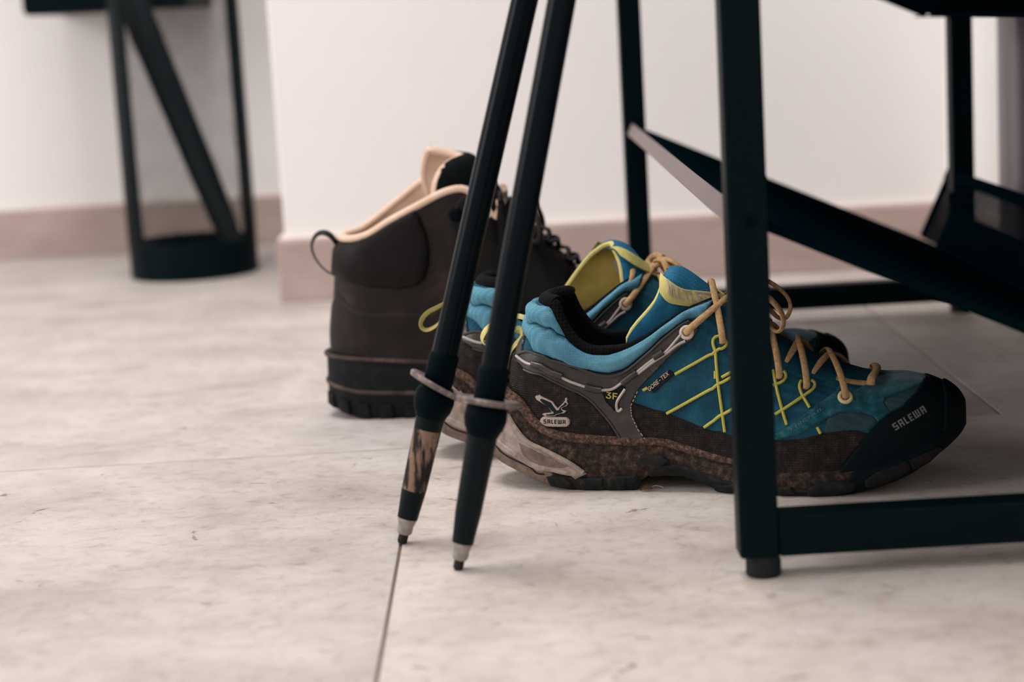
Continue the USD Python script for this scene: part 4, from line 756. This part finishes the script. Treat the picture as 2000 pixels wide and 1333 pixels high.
def gridmesh(V, flip=False):
    a, b = V.shape[:2]; i, j = np.meshgrid(np.arange(a-1), np.arange(b-1), indexing='ij'); k = (i*b+j).ravel(); f = np.vstack([np.stack([k, k+b, k+b+1], 1), np.stack([k, k+b+1, k+1], 1)])
    return trimesh.Trimesh(V.reshape(-1, 3), f[:, ::-1] if flip else f, process=False)
fl_ = np.cross(G[21, 12]-G[20, 12], G[20, 13]-G[20, 12]) @ NT[20, 12] < 0
Vo, Vi = G+NT*.003, G-NT*.003
tg = obj('tongue', cat([gridmesh(Vo, fl_), strip(Vo[:, 0], Vi[:, 0]), strip(Vo[:, -1], Vi[:, -1], True), strip(Vo[-1], Vi[-1])]), M_blackfab, t, True)
obj('tongue_lining', gridmesh(Vi, not fl_), M_cream, tg, True)
te = np.vstack([(Vo[14:, 0]+Vi[14:, 0])/2, (Vo[-1, 1:-1]+Vi[-1, 1:-1])/2, ((Vo[14:, -1]+Vi[14:, -1])/2)[::-1]]); obj('tongue_edge', tube(te[::2], .0034, k=8), M_cream, tg)
# hooks, eyelets and laces
ex = [(.150, .90), (.163, .90), (.178, .89), (.193, .88), (.208, .88)]
uvb = lambda a, v: [(np.interp(a, S_b, np.linspace(0, 1, len(S_b))), v)]
prev = None
for k, (a, v) in enumerate(ex):
    cur = []
    for b_ in (BL, BM):
        p, n = b_.at(uvb(a, v), .0028); obj('lace_hook' if k < 2 else 'eyelet', torus(p[0], n[0], .0030, .0010), M_blackmat, t); cur.append((p[0], n[0]))
    if prev:
        for i_ in (0, 1):
            p0, n0 = prev[i_]; p1, n1 = cur[1-i_]; m_ = np.array([(p0[0]+p1[0])/2, 0, float(BUT((p0[0]+p1[0])/2))+.004+.002*i_])
            obj('lace', ribbon([p0, p0*.5+m_*.5+n0*.004, m_, p1*.5+m_*.5+n1*.004, p1], .0044, .0026, [n0, n0, (0, 0, 1), n1, n1], 30), M_bootlace, t)
    prev = cur
pk, nk = BL.at(mb([(891, 420)]), .003); obj('lace_hook', cat([torus(pk[0], nk[0], .0040, .0016), lathe([(-.003, 0), (-.003, .003), (.001, .004), (.002, .003), (.002, 0)], 16, (pk[0], nk[0]))]), M_blackmat, t)
kn = np.array([.158, 0, .168])
for i_, sg in ((0, -1), (1, 1)):
    obj('lace', ribbon([kn, kn+[.006, sg*.016, .004], kn+[.012, sg*.030, -.010], kn+[.016, sg*.034, -.030], kn+[.010, sg*.026, -.034], kn+[.002, sg*.006, -.004]], .0044, .0026, [(0, 0, 1), (0, sg*.5, 1), (.2, sg, .3), (0, sg, 0), (0, sg, -.5), (0, 0, -1)], 40), M_bootlace, t)

# --- a scrap of dried leaf on the floor under the shoe's arch
lf = thing('dry_leaf', 'tiny curled dry leaf scrap on the floor tile in front of the shoe', 'leaf', (0.080, 1.196, 0.0002), 0.4)
g = np.linspace(-1, 1, 9); lv = np.array([[[.0042*a, .0022*b*(1-a*a*.8), .0004+.0016*b*b+.0012*(1-a*a)] for b in g] for a in g])
obj('blade', gridmesh(lv), mottled('dry_leaf', [(.3, B_(88, 60, 46)), (.7, B_(140, 100, 78))], scale=400, rough=.8), lf, True)
obj('stem', tube(spline([(.003, 0, .0012), (.007, .001, .0022), (.0115, -.002, .0008)], 12), .00035, k=6), M_stitch, lf)
